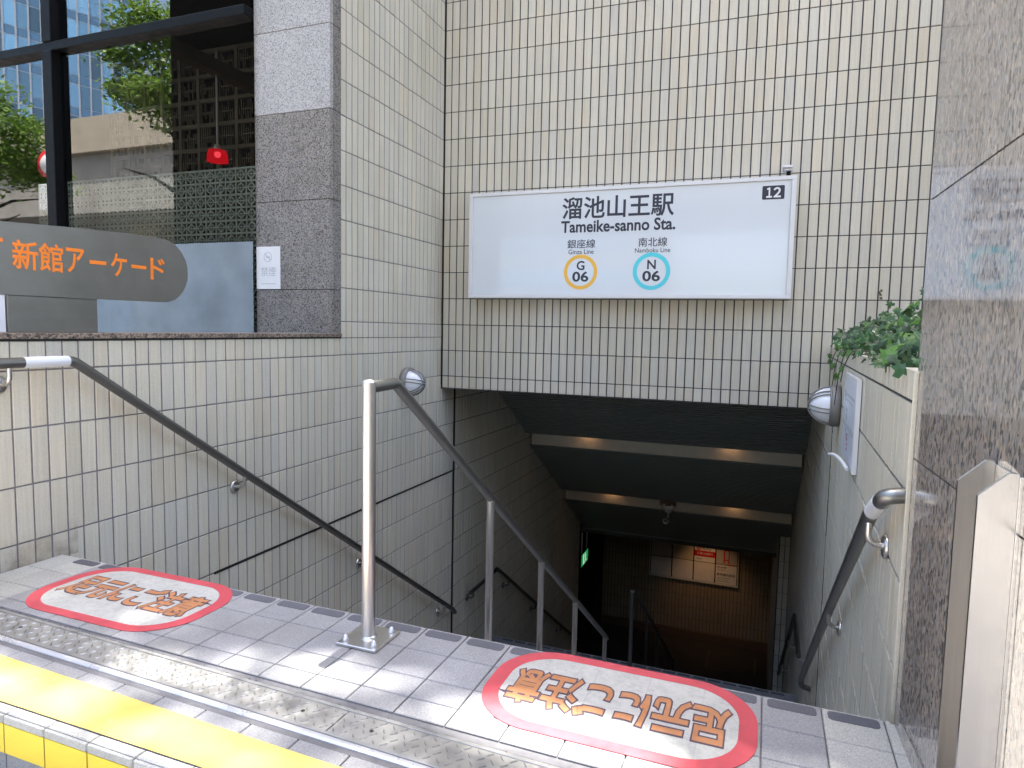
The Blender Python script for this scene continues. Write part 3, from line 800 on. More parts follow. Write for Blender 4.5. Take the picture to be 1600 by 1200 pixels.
# exit sign
ex = thing('exit_sign', 'green lit running man exit sign hanging at the corridor corner', 'exit sign')
m = MB(); m.box(.02, .045, 4.95, 5.40, -3.43, -3.20, .004); m.build('sign_box', M_frame, ex)
m = MB(); m.box(.0455, .047, 4.97, 5.38, -3.41, -3.22); m.build('lit_face', M_exit, ex)
m = MB(); MX = frame((.0475, 5.22, -3.315), (0, 1, 0), (0, 0, 1))
m.prism(ellipse(.022, .022, 16), MX @ Matrix.Translation((-.02, .065, 0)), .001)
for pts in ([(-.05, .03), (.03, .04), (.035, .02), (-.04, .012)], [(-.02, .035), (.01, .035), (.02, -.03), (-.015, -.03)], [(-.015, -.025), (.02, -.03), (-.05, -.085), (-.07, -.07)], [(.0, -.03), (.025, -.03), (.07, -.06), (.055, -.08)]):
    m.prism(pts, MX, .001)
m.prism([(-.15, -.085), (-.09, -.085), (-.09, .085), (-.15, .085)], MX, .001)
m.build('running_figure', M_exitw, ex)
for y in (5.02, 5.33):
    m = MB(); m.tube([(.033, y, -3.20), (.033, y, -2.85)], .009, 8); m.build('hanging_rod', M_alu, ex)

# security camera on the second band
sc = thing('security_camera', 'black security camera hanging from the second beige ceiling band', 'camera')
m = MB(); m.box(1.40, 1.62, 3.965, 3.998, -1.975, -1.915, .004); m.build('backplate', M_brown, sc)
m = MB(); m.lathe([(.075, .0), (.078, -.025), (.066, -.055), (.04, -.062), (.001, -.062)], Matrix.Translation((1.515, 3.90, -1.95)), 24); m.build('mount', M_white, sc)
m = MB(); m.lathe([(.05, 0), (.042, -.03), (.02, -.04)], Matrix.Translation((1.525, 3.90, -2.012)), 20); m.tube([(1.535, 3.90, -2.04), (1.53, 3.87, -2.12)], .009, 8); m.build('arm', M_alu, sc)
MC = frame((1.525, 3.95, -2.145), (1, 0, 0), (0, .25, .97))
MC = Matrix.Translation((1.51, 3.80, -2.15)) @ Matrix.Rotation(math.radians(78), 4, 'X')
m = MB(); m.lathe([(.001, -.16), (.035, -.16), (.038, .0), (.034, .004)], MC, 20); m.build('camera_body', M_camblack, sc)
m = MB(); ring(m, MC, .026, .037, .008, 24); m.build('lens_ring', M_alu, sc)
m = MB(); m.lathe([(.026, .004), (.015, .003), (.001, .003)], MC, 20); m.build('lens', M_camblack, sc)

# ================================================================== STATION SIGN
sg = thing('station_sign', 'wide white sign box reading Tameike-sanno Sta. with two line rings', 'sign')
sx0, sx1, sz0, sz1 = .318, 2.833, .681, 1.540
m = MB(); m.box(sx0, sx1, -.13, -.004, sz0, sz1, .003)
for b in ((sx0, sx1, sz0, sz0 + .028), (sx0, sx1, sz1 - .028, sz1), (sx0, sx0 + .032, sz0 + .028, sz1 - .028), (sx1 - .032, sx1, sz0 + .028, sz1 - .028)):
    m.box(b[0], b[1], -.146, -.1305, b[2], b[3], .002)
m.build('sign_frame', M_alu, sg)
m = MB(); m.box(sx0 + .033, sx1 - .033, -.136, -.1305, sz0 + .029, sz1 - .029, .001); face = m.build('sign_face', M_signwhite, sg)
SF = lambda x, z, y=-.1362: frame((x, y, z), (1, 0, 0), (0, 0, 1))
m = MB()
text_mesh(m, '溜池山王駅', SF(1.56, 1.385), .862, .165, .018, .0008)
text_mesh(m, 'Tameike-sanno Sta.', SF(1.564, 1.241), .885, .088, .026, .0008)
text_mesh(m, '銀座線', SF(1.287, 1.106), .226, .068, .008, .0008); text_mesh(m, 'Ginza Line', SF(1.287, 1.045), .205, .036, .006, .0008)
text_mesh(m, '南北線', SF(1.846, 1.106), .215, .068, .008, .0008); text_mesh(m, 'Namboku Line', SF(1.846, 1.045), .265, .034, .006, .0008)
text_mesh(m, 'G', SF(1.287, .937), None, .068, .022, .0008); text_mesh(m, '06', SF(1.287, .850), .125, .075, .026, .0008)
text_mesh(m, 'N', SF(1.843, .937), None, .066, .022, .0008); text_mesh(m, '06', SF(1.843, .850), .128, .075, .026, .0008)
m.build('lettering', M_ink, sg)
m = MB(); ring(m, SF(1.287, .886), .108, .137, .0009, 64); m.build('line_ring', M_orange_ring, sg)
m = MB(); ring(m, SF(1.843, .886), .110, .142, .0009, 64); m.build('line_ring', M_cyan_ring, sg)
m = MB(); m.prism(rrect(.148, .096, .008, 4), SF(2.682, 1.430), .0008); m.build('number_plate', M_ink, sg)
m = MB(); text_mesh(m, '１', SF(2.655, 1.430, -.1372), .034, .066, .03, .0008); m.build('number', M_white, sg); m = MB(); text_mesh(m, '２', SF(2.708, 1.430, -.1372), .044, .066, .03, .0008); m.build('number', M_white, sg)
hk = thing('sensor_unit', 'small grey light sensor perched on top of the station sign', 'sensor')
m = MB(); m.box(2.735, 2.80, -.15, -.02, 1.594, 1.612, .003); m.box(2.745, 2.795, -.135, -.03, 1.578, 1.593, .003); m.build('housing', M_steelx, hk)
m = MB(); m.box(2.762, 2.788, -.10, -.06, 1.5405, 1.578, .002); m.build('stand', M_frame, hk)

# ================================================================== GLOBE LAMPS
def globe(loc, axis, label):
    t = thing('wall_lamp', label, 'wall lamp', 'caged globe lamps on the stair walls')
    z = Vector(axis).normalized(); x = Vector((0, 0, 1)); y = z.cross(x); Mx = Matrix.Identity(4)
    for i in range(3): Mx[i][0] = x[i]; Mx[i][1] = y[i]; Mx[i][2] = z[i]; Mx[i][3] = loc[i]
    m = MB(); m.lathe([(.112, 0), (.119, .004), (.119, .038), (.112, .046), (.098, .046), (.098, .03)], Mx, 40); m.build('lamp_base', M_lampmetal, t)
    m = MB(); m.lathe([(.102 * math.cos(a), .040 + .118 * math.sin(a)) for a in [k * PI / 24 for k in range(13)]], Mx, 40); m.build('globe', M_lampglass, t)
    m = MB()
    for k in range(3):
        ang = k * PI / 3 + .3
        for off in (-.012, .012):
            pts = []
            for s in range(-12, 13):
                a = s * PI / 24; r = .108 * math.sin(a); h = .040 + .124 * math.cos(a)
                pts.append(Mx @ Vector((r * math.cos(ang) - off * math.sin(ang), r * math.sin(ang) + off * math.cos(ang), h)))
            m.tube(pts, .0042, 6)
    pts = [Mx @ Vector((.108 * math.cos(a), .108 * math.sin(a), .048)) for a in [2 * PI * k / 32 for k in range(33)]]
    m.tube(pts, .007, 6)
    m.build('wire_cage', M_lampmetal, t)
globe((.001, -.62, -.015), (1, 0, 0), 'round caged lamp low on the left tiled wall behind the railing')
globe((rx(-1.12) - .002, -1.12, .03), (-1, .031, 0), 'round caged lamp on the right planter wall beside the notice')

# notice on the right wall
nt = thing('wall_notice', 'pale narrow notice board on the right tiled wall beside the lamp', 'notice')
q0 = Vector((rx(-1.68), -1.68, 0)) + nrm * .002; q1 = Vector((rx(-2.27), -2.27, 0)) + nrm * .002
NM = frame(q0 + Vector((0, 0, -.14)), (q1 - q0), (0, 0, 1)); nw = (q1 - q0).length
m = MB(); m.prism([(0, 0), (nw, 0), (nw, .39), (0, .39)], NM, .018); m.build('backing_plate', M_alu, nt)
m = MB(); m.prism([(.015, .015), (nw - .015, .015), (nw - .015, .375), (.015, .375)], NM @ Matrix.Translation((0, 0, .0185)), .001); m.build('sheet', M_plaque, nt)
m = MB(); K = NM @ Matrix.Translation((0, 0, .0198))
m.prism([(.03, .150), (nw - .03, .142), (nw - .03, .170), (.03, .178)], K, .0008)
m.prism([(.10, .292), (nw - .04, .292), (nw - .04, .304), (.10, .304)], K, .0008); m.prism([(.06, .27), (nw - .08, .27), (nw - .08, .276), (.06, .276)], K, .0008)
m.build('dark_bar', M_greyink, nt)
m = MB()
for k in range(4): m.prism(ellipse(.012, .007, 12), K @ Matrix.Translation((nw * .5, .125 - .022 * k, 0)), .0008)
m.build('red_mark', M_adred, nt)
m = MB(); m.tube([NM @ Vector((nw - .06 - .36 * k / 8, .028 - .02 * (k / 4 - 1) ** 2, .03 + .05 * (k / 8))) for k in range(9)], .008, 8); m.build('white_bracket', M_white, nt)

# no-smoking card on the left pier
ns = thing('no_smoking_card', 'white no smoking card stuck on the grey granite pier', 'card')
m = MB(); m.box(-.603, -.402, -1.611, -1.6065, .664, .950, .001); m.build('card', M_white, ns)
CM = lambda x, z: frame((x, -1.6112, z), (1, 0, 0), (0, 0, 1))
m = MB(); ring(m, CM(-.505, .880), .030, .034, .0006, 32); m.prism([(-.024, .020), (-.020, .024), (.024, -.020), (.020, -.024)], CM(-.505, .880), .0006)
m.prism([(-.018, -.004), (.018, -.004), (.018, .003), (-.018, .003)], CM(-.505, .880), .0006)
m.build('no_smoking_symbol', M_greyink, ns)
m = MB(); text_mesh(m, '禁煙', CM(-.502, .782), .125, .062, .0, .0006); m.build('lettering', M_greyink, ns)
m = MB(); m.prism([(-.06, -.0022), (.06, -.0022), (.06, .0022), (-.06, .0022)], CM(-.502, .70), .0005); m.build('small_print', M_greyink, ns)

# ================================================================== ARCADE SIGN
ar = thing('arcade_sign', 'grey metal sign with orange Japanese letters and a rounded end', 'sign')
def arc_outline():
    pts = []; zc = .675; r = .150
    pts.append((-5.2, .525)); pts.append((-5.2, .735))
    for y, z in ((-3.9, .780), (-3.56, .803), (-3.22, .824), (-2.95, .834)): pts.append((y, z))
    for k in range(15):
        a = PI / 2 - k * PI / 14; pts.append((-2.815 + .150 * math.cos(a), .6775 + .1545 * math.sin(a)))
    pts.append((-3.2, .521)); return pts
AM = frame((-.118, 0, 0), (0, 1, 0), (0, 0, 1))
m = MB(); m.prism(arc_outline(), AM, .018); m.build('sign_panel', M_grey_panel, ar)
m = MB(); m.box(-.135, -.108, -3.54, -3.16, .3728, .5205, .002); m.build('support_plate', M_grey_panel, ar)
m = MB(); m.box(-.135, -.106, -4.2, -3.548, .3728, .521, .002); tag(m.build('end_plate', M_silver, ar), 'silver white plate under the left end of the sign')
m = MB()
for i, c in enumerate('町新館アーケード'):
    y = -3.572 + .1035 * i + (-.0 if i else -.03)
    MM = frame((-.0995, y, .682 - .0 * i), (0, 1, 0), (0, 0, 1))
    if c == 'ー': MM = MM @ Matrix.Translation((0, 0, 0)); m.prism([(-.040, -.007), (.040, -.007), (.040, .009), (-.040, .009)], MM, .001)
    else: text_mesh(m, c, MM, .098 if c in '町新館' else .078, .112 if c in '町新館' else .10, .018, .001)
m.build('orange_letter', M_orange_letter, ar)

# ================================================================== HANDRAILS
def bracket(parent, y, z, wallx, railx, mat):
    m = MB(); s = 1 if railx > wallx else -1
    m.tube(fillet([(railx, y, z - .015), (railx, y, z - .075), (wallx + s * .002, y, z - .085)], .04, 6), .0095, 10)
    w = Matrix.Identity(4); zax = Vector((s, 0, 0)); xax = Vector((0, 1, 0)); yax = zax.cross(xax)
    for i in range(3): w[i][0] = xax[i]; w[i][1] = yax[i]; w[i][2] = zax[i]
    w[0][3] = wallx + s * .001; w[1][3] = y; w[2][3] = z - .085
    m.lathe([(.034, 0), (.034, .006), (.026, .010), (.001, .010)], w, 20)
    return m.build('bracket', mat, parent)
def sleeve(parent, pts, r):
    m = MB(); m.tube(pts, r, 16); return m.build('braille_sleeve', M_sleeve, parent)
zr = lambda y: .258 - .690 * (y + 3.40)
hl = thing('handrail', 'long grey wall handrail on the left beginning with a white sleeve', 'handrail', 'wall handrails of the stair')
m = MB(); m.tube(fillet([(.072, -4.6, .262), (.072, -3.41, .262), (.072, .15, zr(.15)), (.072, .20, zr(.15) - .05)], .08), .0205, 16); m.build('rail', M_rail, hl)
sleeve(hl, [(.072, -3.605, .262), (.072, -3.432, .262)], .0218)
for y in (-4.3, -3.655): bracket(hl, y, .262, 0, .072, M_steel)
for y in (-2.47, -1.28, -.02): bracket(hl, y, zr(y), 0, .072, M_steel)
hl2 = thing('handrail', 'dark handrail low on the left wall beside the second flight', 'handrail', 'wall handrails of the stair')
z2 = lambda y: -2.175 - .672 * (y - 1.25)
m = MB(); m.tube(fillet([(.072, .55, -2.185), (.072, 1.25, -2.175), (.072, 4.7, z2(4.7))], .06), .0205, 14); m.build('rail', M_rail, hl2)
for y, z in ((.62, -2.184), (1.6, z2(1.6)), (2.6, z2(2.6)), (3.8, z2(3.8))): bracket(hl2, y, z, 0, .072, M_rail)

hr = thing('handrail', 'steel handrail on the right wall with a bent white sleeved top', 'handrail', 'wall handrails of the stair')
pr = [(3.034, -3.422, .036), (2.99, -3.43, .03), (2.992, -3.20, -.075), (3.02, -2.10, -.75), (3.05, -.05, -2.13), (3.06, .02, -2.22), (3.12, .03, -2.235)]
m = MB(); m.tube(fillet(pr[:3] , .035, 6)[:-1] + fillet([pr[2], pr[3], pr[4], pr[5], pr[6]], .05, 5), .0205, 16); m.build('rail', M_railc, hr)
v0 = Vector(pr[1]); v1 = Vector(pr[2])
sleeve(hr, [v0 + (v1 - v0) * .26, v0 + (v1 - v0) * .80], .0222)
for k, (y, z) in enumerate(((-3.19, -.08), (-1.98, -.83))): bracket(hr, y, z, rx(y), 2.992 if k == 0 else 3.022, M_steel)
hr2 = thing('handrail', 'short handrail low on the right wall beside the second flight', 'handrail', 'wall handrails of the stair')
m = MB(); m.tube(fillet([(3.055, .45, -2.185), (3.055, 1.28, -2.175), (3.055, 4.4, z2(4.4))], .05), .0205, 14); m.build('rail', M_rail, hr2)
for y, z in ((.55, -2.184), (2.2, z2(2.2)), (3.6, z2(3.6))): bracket(hr2, y, z, 3.126, 3.055, M_steel)

# free-standing centre railing
cr = thing('stair_railing', 'steel centre railing with a bolted base plate on the landing', 'railing', 'centre railings dividing the stair')
xc = 1.585; zc = lambda y: .252 - .697 * (y + 3.43)
m = MB(); m.tube([(xc, -3.581, ZF + .01), (xc, -3.581, .258)], .0205, 24); m.lathe([(.0205, 0), (.018, .006), (.010, .009), (.001, .0095)], Matrix.Translation((xc, -3.581, .258)), 24); m.build('post', M_steel, cr)
for y in (-2.61, -1.86, -1.11, -.16):
    zb = ZF - (math.floor((y + 3.43) / run) + 1) * rise
    m = MB(); m.tube([(xc, y, zb), (xc, y, zc(y) - .012)], .0175, 18); m.lathe([(.030, 0), (.030, .006), (.018, .008)], Matrix.Translation((xc, y, zb)), 18); m.build('post', M_steel, cr)
m = MB(); m.tube(fillet([(xc, -3.572, .243), (xc, -3.43, .246), (xc, -.16, zc(-.16)), (xc, -.10, zc(-.16) - .05)], .03, 4), .0185, 18); m.build('rail', M_railc, cr)
m = MB(); PM = frame((xc, -3.578, ZF + .0005), (1, 0, 0), (0, 1, 0)) ; m.box(-.069, .069, -.073, .073, 0, .010, .002, PM); m.lathe([(.027, .010), (.024, .016), (.0205, .018)], PM, 24); m.build('base_plate', M_steel, cr)
for dx, dy in ((-.05, -.05), (.05, -.05), (-.05, .05), (.05, .05)):
    m = MB(); m.lathe([(.009, .010), (.009, .018), (.0065, .019), (.0065, .026), (.001, .028)], PM @ Matrix.Translation((dx, dy, 0)), 12); m.build('bolt', M_steelx, cr)
cr2 = thing('stair_railing', 'dark centre railing of the lower flight near the far wall', 'railing', 'centre railings dividing the stair')
m = MB(); m.tube([(xc, 1.02, ZL), (xc, 1.02, -2.10)], .0205, 18); m.build('post', M_rail, cr2)
zq = lambda y: -2.10 - .675 * (y - 1.10)
for y in (2.0, 2.9, 3.8, 4.62):
    zb = ZL - (math.floor((y - 1.34) / run2) + 1) * rise2
    m = MB(); m.tube([(xc, y, zb), (xc, y, zq(y) - .01)], .0175, 14); m.build('post', M_rail, cr2)
m = MB(); m.tube(fillet([(xc, 1.03, -2.10), (xc, 1.10, -2.10), (xc, 4.62, zq(4.62)), (xc, 4.68, zq(4.68) - .04)], .03, 4), .0185, 14); m.build('rail', M_rail, cr2)

# ================================================================== FLOOR STICKERS
def sticker(cx, cy, w, h, rot, label, tw, th, tx, ty):
    t = thing('floor_sticker', label, 'floor sticker', 'watch your step stickers on the landing')
    Mf = frame((cx, cy, ZF + .0008), (1, 0, 0), (0, 1, 0))
    out = rrect(w, h, min(w, h) * .41, 14); inn = rrect(w - .088, h - .074, (h - .074) * .40, 14)
    m = MB(); m.prism(inn, Mf, .0012); m.build('white_field', M_sticker, t)
    m = MB(); band(m, Mf, out, inn, .0016); m.build('red_border', M_red, t)
    u = (math.cos(rot), math.sin(rot), 0); v = (-math.sin(rot), math.cos(rot), 0)
    m = MB(); text_mesh(m, '足元にご注意', frame((tx, ty, ZF + .0021), u, v), tw, th, .066, .0006); m.build('letter_outline', M_outline, t)
    m = MB(); text_mesh(m, '足元にご注意', frame((tx, ty, ZF + .0024), u, v), tw, th, .026, .0010); m.build('letter', M_orange, t)
sticker(.638, -3.632, .715, .412, 0.0, 'rounded red bordered floor sticker near the left wall, its orange text upright', .575, .150, .637, -3.622)
sticker(2.372, -3.630, .700, .405, PI, 'rounded red bordered floor sticker right of the post, its orange text upside down', .565, .165, 2.372, -3.640)

# ================================================================== DRAIN / CHECKER PLATE
dp = thing('drain_cover', 'worn checker plate cover strip with a bright steel rail across the landing', 'drain cover')
# plan: local x along the strip, y across; rotated by the small skew
CMx = Matrix.Translation((0, -3.876, ZF)) @ Matrix.Rotation(math.atan(SK * .9), 4, 'Z')
m = MB(); m.box(.004, 3.06, -.150, .004, -.0058, .0003, 0, CMx); m.build('gutter_bed', M_grout, dp)
joints = [.004, 1.76, 3.06]
m = MB()
for a, b in zip(joints[:-1], joints[1:]): m.box(a + .002, b - .002, -.103, -.012, -.002, .004, .0008, CMx)
dz = .0042
for r_ in range(4):
    n = int(3.0 / .0285)
    for k in range(n):
        x = .02 + k * .0285 + (.01425 if r_ % 2 else 0); y = -.024 - r_ * .0225
        ang = math.radians(48 if (k + r_) % 2 else -48)
        lm = CMx @ Matrix.Translation((x, y, dz)) @ Matrix.Rotation(ang, 4, 'Z')
        a, b = .0115, .0026
        q = [lm @ Vector(p) for p in ((-a, 0, 0), (0, -b, 0), (a, 0, 0), (0, b, 0), (-a * .55, 0, .0030), (a * .55, 0, .0030))]
        m.mesh(q, [(0, 1, 4), (1, 5, 4), (1, 2, 5), (2, 3, 5), (3, 4, 5), (3, 0, 4)])
m.build('checker_plate', M_checker, dp)
m = MB()
for x in (1.655, 1.86, .35, .55, 2.6, 2.8):
    m = MB(); m.lathe([(.0055, .0047), (.0001, .0047)], CMx @ Matrix.Translation((x, -.058, 0)), 14); m.build('bolt_hole', M_darksteel, dp)
m = MB(); m.box(.004, 3.06, -.0115, -.001, -.002, .0062, .001, CMx); m.box(.004, 3.06, -.112, -.1035, -.002, .0055, .001, CMx); m.build('edge_angle', M_checker, dp)
m = MB(); m.box(.004, 3.06, -.133, -.1145, -.005, .0075, .005, CMx); m.build('steel_rail', M_steelx, dp)
m = MB()
random.seed(3)
for k in range(150):
    x = .02 + k * .0203; w = random.uniform(.006, .016); m.box(x, x + random.uniform(.012, .021), .001, .001 + w * .6, -.001, random.uniform(.001, .0035), .0005, CMx)
m.build('mortar_bead', M_grout, dp)

# flood-board guide channel
fc = thing('guide_channel', 'tall bright steel guide channel fixed upright on the granite pillar', 'guide channel')
m = MB(); zb = ZF + .004
m.box(3.0585, 3.0645, -4.108, -3.986, zb, .223, .001); m.build('web', M_chan, fc)
for y0, y1 in ((-3.994, -3.986), (-4.108, -4.100)):
    m = MB(); Mf = frame((0, y1, 0), (1, 0, 0), (0, 0, 1))
    m.prism([(3.008, zb), (3.058, zb), (3.058, .228), (3.046, .228), (3.008, .190)], Mf, y1 - y0); m.build('flange', M_chan, fc)

# ================================================================== IVY
random.seed(21)
iv = thing('ivy_plant', 'green trailing ivy filling the planter beside the granite pillar', 'plant')
LEAF = [(0, 0), (.26, -.16), (.52, .05), (.30, .28), (.42, .60), (.16, .55), (0, 1.0), (-.16, .55), (-.42, .60), (-.30, .28), (-.52, .05), (-.26, -.16)]
m = MB(); st = MB()
def leaf(mb, p, size, nrmv, roll, tn):
    z = Vector(nrmv).normalized(); x = z.orthogonal().normalized(); x = Matrix.Rotation(roll, 3, z) @ x; y = z.cross(x)
    mb.tint = tn
    V = []
    for a, b in LEAF: V.append(p + x * a * size + y * b * size + z * (-abs(a) * .25 + (b * (1 - b)) * .2) * size)
    c = p + y * size * .3 + z * size * .05
    mb.mesh(V + [c], [(i, (i + 1) % 12, 12) for i in range(12)])
for k in range(1350):
    y = random.uniform(-3.5, -.55); t = (y + 3.5) / 2.95
    hmax = .11 + .15 * math.sin(PI * min(1, max(0, (1 - t) * .95 + .1))) * random.uniform(.6, 1.15) + .05 * math.sin(y * 5)
    x = rx(y) + random.uniform(-.03, .55); dep = (x - rx(y))
    z = .33 + random.random() ** .6 * hmax * min(1, .55 + dep * 2)
    s = random.uniform(.022, .052)
    tn = random.choice((.35, .5, .65, .8, 1)); tn = (tn * random.uniform(.8, 1.15), tn, tn * random.uniform(.8, 1.2))
    if random.random() < .10: tn = (1.9, 1.75, .9)
    leaf(m, Vector((x, y, z)), s, (random.gauss(-.35, .45), random.gauss(-.45, .45), random.uniform(.15, 1)), random.uniform(0, 6.28), tn)
# runners over the wall top
for (y, z1, n) in ((-1.25, .12, 7), (-1.55, .05, 8), (-1.9, .20, 4), (-1.0, .22, 6)):
    p0 = Vector((rx(y) + .12, y - .1, .37)); pts = [p0, Vector((rx(y) - .02, y, .36)), Vector((rx(y) - .035, y + .12, (z1 + .36) / 2)), Vector((rx(y) - .03, y + .28, z1))]
    pts = fillet(pts, .08, 5); st = MB(); st.tube(pts, .0028, 5); st.build('stem', M_stem, iv)
    for k in range(n):
        q = pts[int((k + .5) / n * (len(pts) - 1))]; g = random.choice((.7, 1.0, 1.7))
        leaf(m, q + Vector((-.01, random.uniform(-.03, .03), random.uniform(-.02, .02))), random.uniform(.022, .05), (-.8, -.5, random.uniform(-.1, .6)), random.uniform(0, 6.28), (g * 1.1, g, g * .7))
m.build('foliage', M_leaf, iv)
# tiny dry weed on the facade
m = MB(); wd = thing('dry_weed', 'tiny dry brown weed sprouting from a joint above the ivy', 'weed')
for k in range(5): leaf(m, Vector((3.41 + random.uniform(-.008, .008), -.004, .70 + k * .012)), .02, (random.gauss(0, .4), -1, .2), random.uniform(0, 6), (1.4, .9, .5))
m.build('sprig', M_stem, wd)

# ================================================================== BEHIND THE CAMERA (seen in the window and the polished stone)
random.seed(5)
# glass office tower, turned a little
tw = thing('office_tower', 'tall blue glass office tower mirrored in the shop window', 'building')
TM = Matrix.Translation((-64, -55, -.9)) @ Matrix.Rotation(math.radians(-68), 4, 'Z') @ Matrix.Translation((-33, 0, 0))
m = MB(); W = 66; H = 78
m.box(-W / 2, W / 2, -20, 0, 0, H, 0, TM); m.build('tower_core', M_mullion, tw)
m = MB(); nxp = 62; nzp = 24
for i in range(nxp):
    for j in range(nzp):
        x0 = -W / 2 + i * W / nxp; z0 = j * H / nzp; g = random.choice((.35, .6, .9, 1.1, 1.5)); spand = .28
        m.tint = (g * .9, g, g * 1.05)
        m.box(x0 + .06, x0 + W / nxp - .06, .0, .04, z0 + .9, z0 + H / nzp - .08, 0, TM)
        m.tint = (.55, .62, .7); m.box(x0 + .06, x0 + W / nxp - .06, .0, .03, z0 + .05, z0 + .82, 0, TM)
m.build('window_band', M_tower, tw)
m = MB()
for i in range(nxp + 1): x = -W / 2 + i * W / nxp; m.box(x - .07, x + .07, .0, .15, 0, H, 0, TM)
m.build('mullion', M_mullion, tw)
for X0_, X1_, Y_, H_, lab in ((-30, -8, -55, 30, 'grey office block behind the expressway across the street'), (5, 40, -45, 26, 'wide grey office block straight behind the viewer across the street')):
    t = thing('office_block', lab, 'building')
    m = MB(); m.box(X0_, X1_, Y_ - 20, Y_ - .001, -.9, H_); m.build('block_body', M_room2, t)
    for j in range(int(H_ / 3.4)):
        m = MB(); m.tint = random.uniform(.6, 1.3); m.box(X0_ + 1, X1_ - 1, Y_, Y_ + .05, j * 3.4 + 1, j * 3.4 + 2.7); m.build('window_band', M_tower, t)
# elevated expressway
ew = thing('elevated_expressway', 'elevated concrete expressway with beige parapet mirrored in the window', 'expressway')
m = MB(); m.box(-160, 70, -30, -20.4, 5.4, 8.3); m.build('deck', M_conc, ew)
m = MB(); m.box(-160, 70, -20.4, -20.1, 8.1, 9.65); m.box(-160, 70, -30.3, -30, 8.1, 9.65); m.build('parapet', M_conc2, ew)
for x in (-70, -27.5, 14):
    m = MB(); m.box(x - .9, x + .9, -26.5, -23.5, -.9, 5.4, .05); m.build('pier', M_conc2, ew)
# unseen dark column, added so part of the window reflects black
cm = MB(); cm.box(-8.35, -5.45, -10.2, -8.0, -.9, 9.5, .03)
tag(cm.build('reflection_column', M_dkreflect), 'unseen dark column added to darken part of the window reflection', 'column')
def tree(loc, rad, h, n, label, limb=True, clusters=None, seed=1):
    random.seed(seed)
    t = thing('street_tree', label, 'tree', 'street trees behind the viewer')
    x, y = loc; m = MB()
    m.tube([(x, y, -.9), (x + .05, y, 1.0), (x - .05, y + .05, h * .5), (x + .1, y, h * .78)], [.17, .14, .10, .05], 10)
    for k in range(9):
        a = k * 2.4; z = h * (.35 + .05 * k); e = Vector((x + math.cos(a) * rad * .8, y + math.sin(a) * rad * .8, z + rad * .35))
        m.tube([(x, y, z), (x + math.cos(a) * rad * .4, y + math.sin(a) * rad * .4, z + rad * .25), e], [.06, .04, .015], 6)
    m.build('trunk', M_bark, t)
    m = MB(); cs = []
    for k in range(26):
        while True:
            p = Vector((random.uniform(-1, 1), random.uniform(-1, 1), random.uniform(-1, 1)))
            if .25 < p.length < 1: break
        cs.append((Vector((x + p.x * rad, y + p.y * rad, h * .72 + p.z * rad * .95)), random.uniform(.28, .5) * rad))
    for k in range(n):
        c, r = random.choice(cs); p = c + Vector((random.gauss(0, .45), random.gauss(0, .45), random.gauss(0, .3))) * r
        s = random.uniform(.06, .12); z = Vector((random.gauss(0, .6), random.gauss(0, .6), 1)).normalized(); u = z.orthogonal().normalized(); u = Matrix.Rotation(random.uniform(0, 6.3), 3, z) @ u; w = z.cross(u)
        g = random.uniform(.6, 1.3); m.tint = (g, g, g * .9)
        m.face([p - u * s, p - w * s * .45, p + u * s, p + w * s * .45])
    m.build('crown', M_treeleaf, t)
tree((-12.4, -12.0), 1.75, 9.6, 9000, 'sunlit street tree mirrored at the right of the window', seed=11)
tree((-19.0, -11.0), 1.9, 7.8, 9000, 'sunlit street tree mirrored at the far left of the window', seed=12)
tree((9.5, -13), 2.4, 8.6, 6000, 'leafy street tree on the pavement right behind the viewer', seed=13)
# round traffic sign
rs = thing('traffic_sign', 'round red rimmed traffic sign on a pole mirrored in the window', 'traffic sign')
m = MB(); m.tube([(-14.6, -9.9, -.9), (-14.6, -9.9, 4.9)], .04, 10); m.build('pole', M_alu, rs)
RM = frame((-14.6, -9.84, 4.35), (1, 0, 0), (0, 0, 1)); RM = Matrix.Translation((-14.6, -9.84, 4.35)) @ Matrix.Rotation(PI, 4, 'Z') @ Matrix.Rotation(PI / 2, 4, 'X')
m = MB(); m.lathe([(.33, 0), (.33, .01), (.0001, .01)], RM, 32); m.build('disc', M_adred, rs)
m = MB(); m.lathe([(.23, .0105), (.23, .014), (.0001, .014)], RM, 32); m.build('white_centre', M_white, rs)
m = MB(); m.box(-14.9, -14.3, -9.85, -9.82, 3.2, 3.85, .01); m.build('lower_plate', M_white, rs)

# unseen leaf layer added above the roof edge; its gaps shape the sun patches
random.seed(9)
hg = thing('leaf_gobo', 'unseen leaf layer added above the roof edge to dapple the sunlight', 'gobo')
m = MB()
sdn = Vector((.036, .2217, 1.0))
def cover(fx, fy):
    # mean leaf layers wanted above a place on the ground (dense over the left, thin elsewhere, a few gaps)
    c = 2.75
    if fx < 1.02 and fy > -4.05 + .02 * math.sin(fx * 9): c = 5.
    elif fx < 1.5 and fy > -3.86 + .05 * math.sin(fx * 7): c = 4.5
    elif fx > 2.42 + .05 * math.sin(fy * 20): c = 3.2
    elif fy > -3.74 + .035 * math.sin(fx * 8 + 1): c = 4.
    for gx, gy, a, b, v in ((2.24, -3.82, .32, .11, .0), (1.22, -3.955, .30, .055, .35), (1.62, -3.79, .20, .055, .7), (1.0, -4.2, .24, .06, .6), (1.5, -4.19, .22, .06, .55), (1.9, -4.14, .3, .05, 1.2), (.62, -4.19, .22, .06, .7)):
        q = ((fx - gx) / a) ** 2 + ((fy - gy) / b) ** 2
        if q < 1: c = v
    return c
AREA = .0042; N = int(6.2 * 1.15 * 5. / AREA)
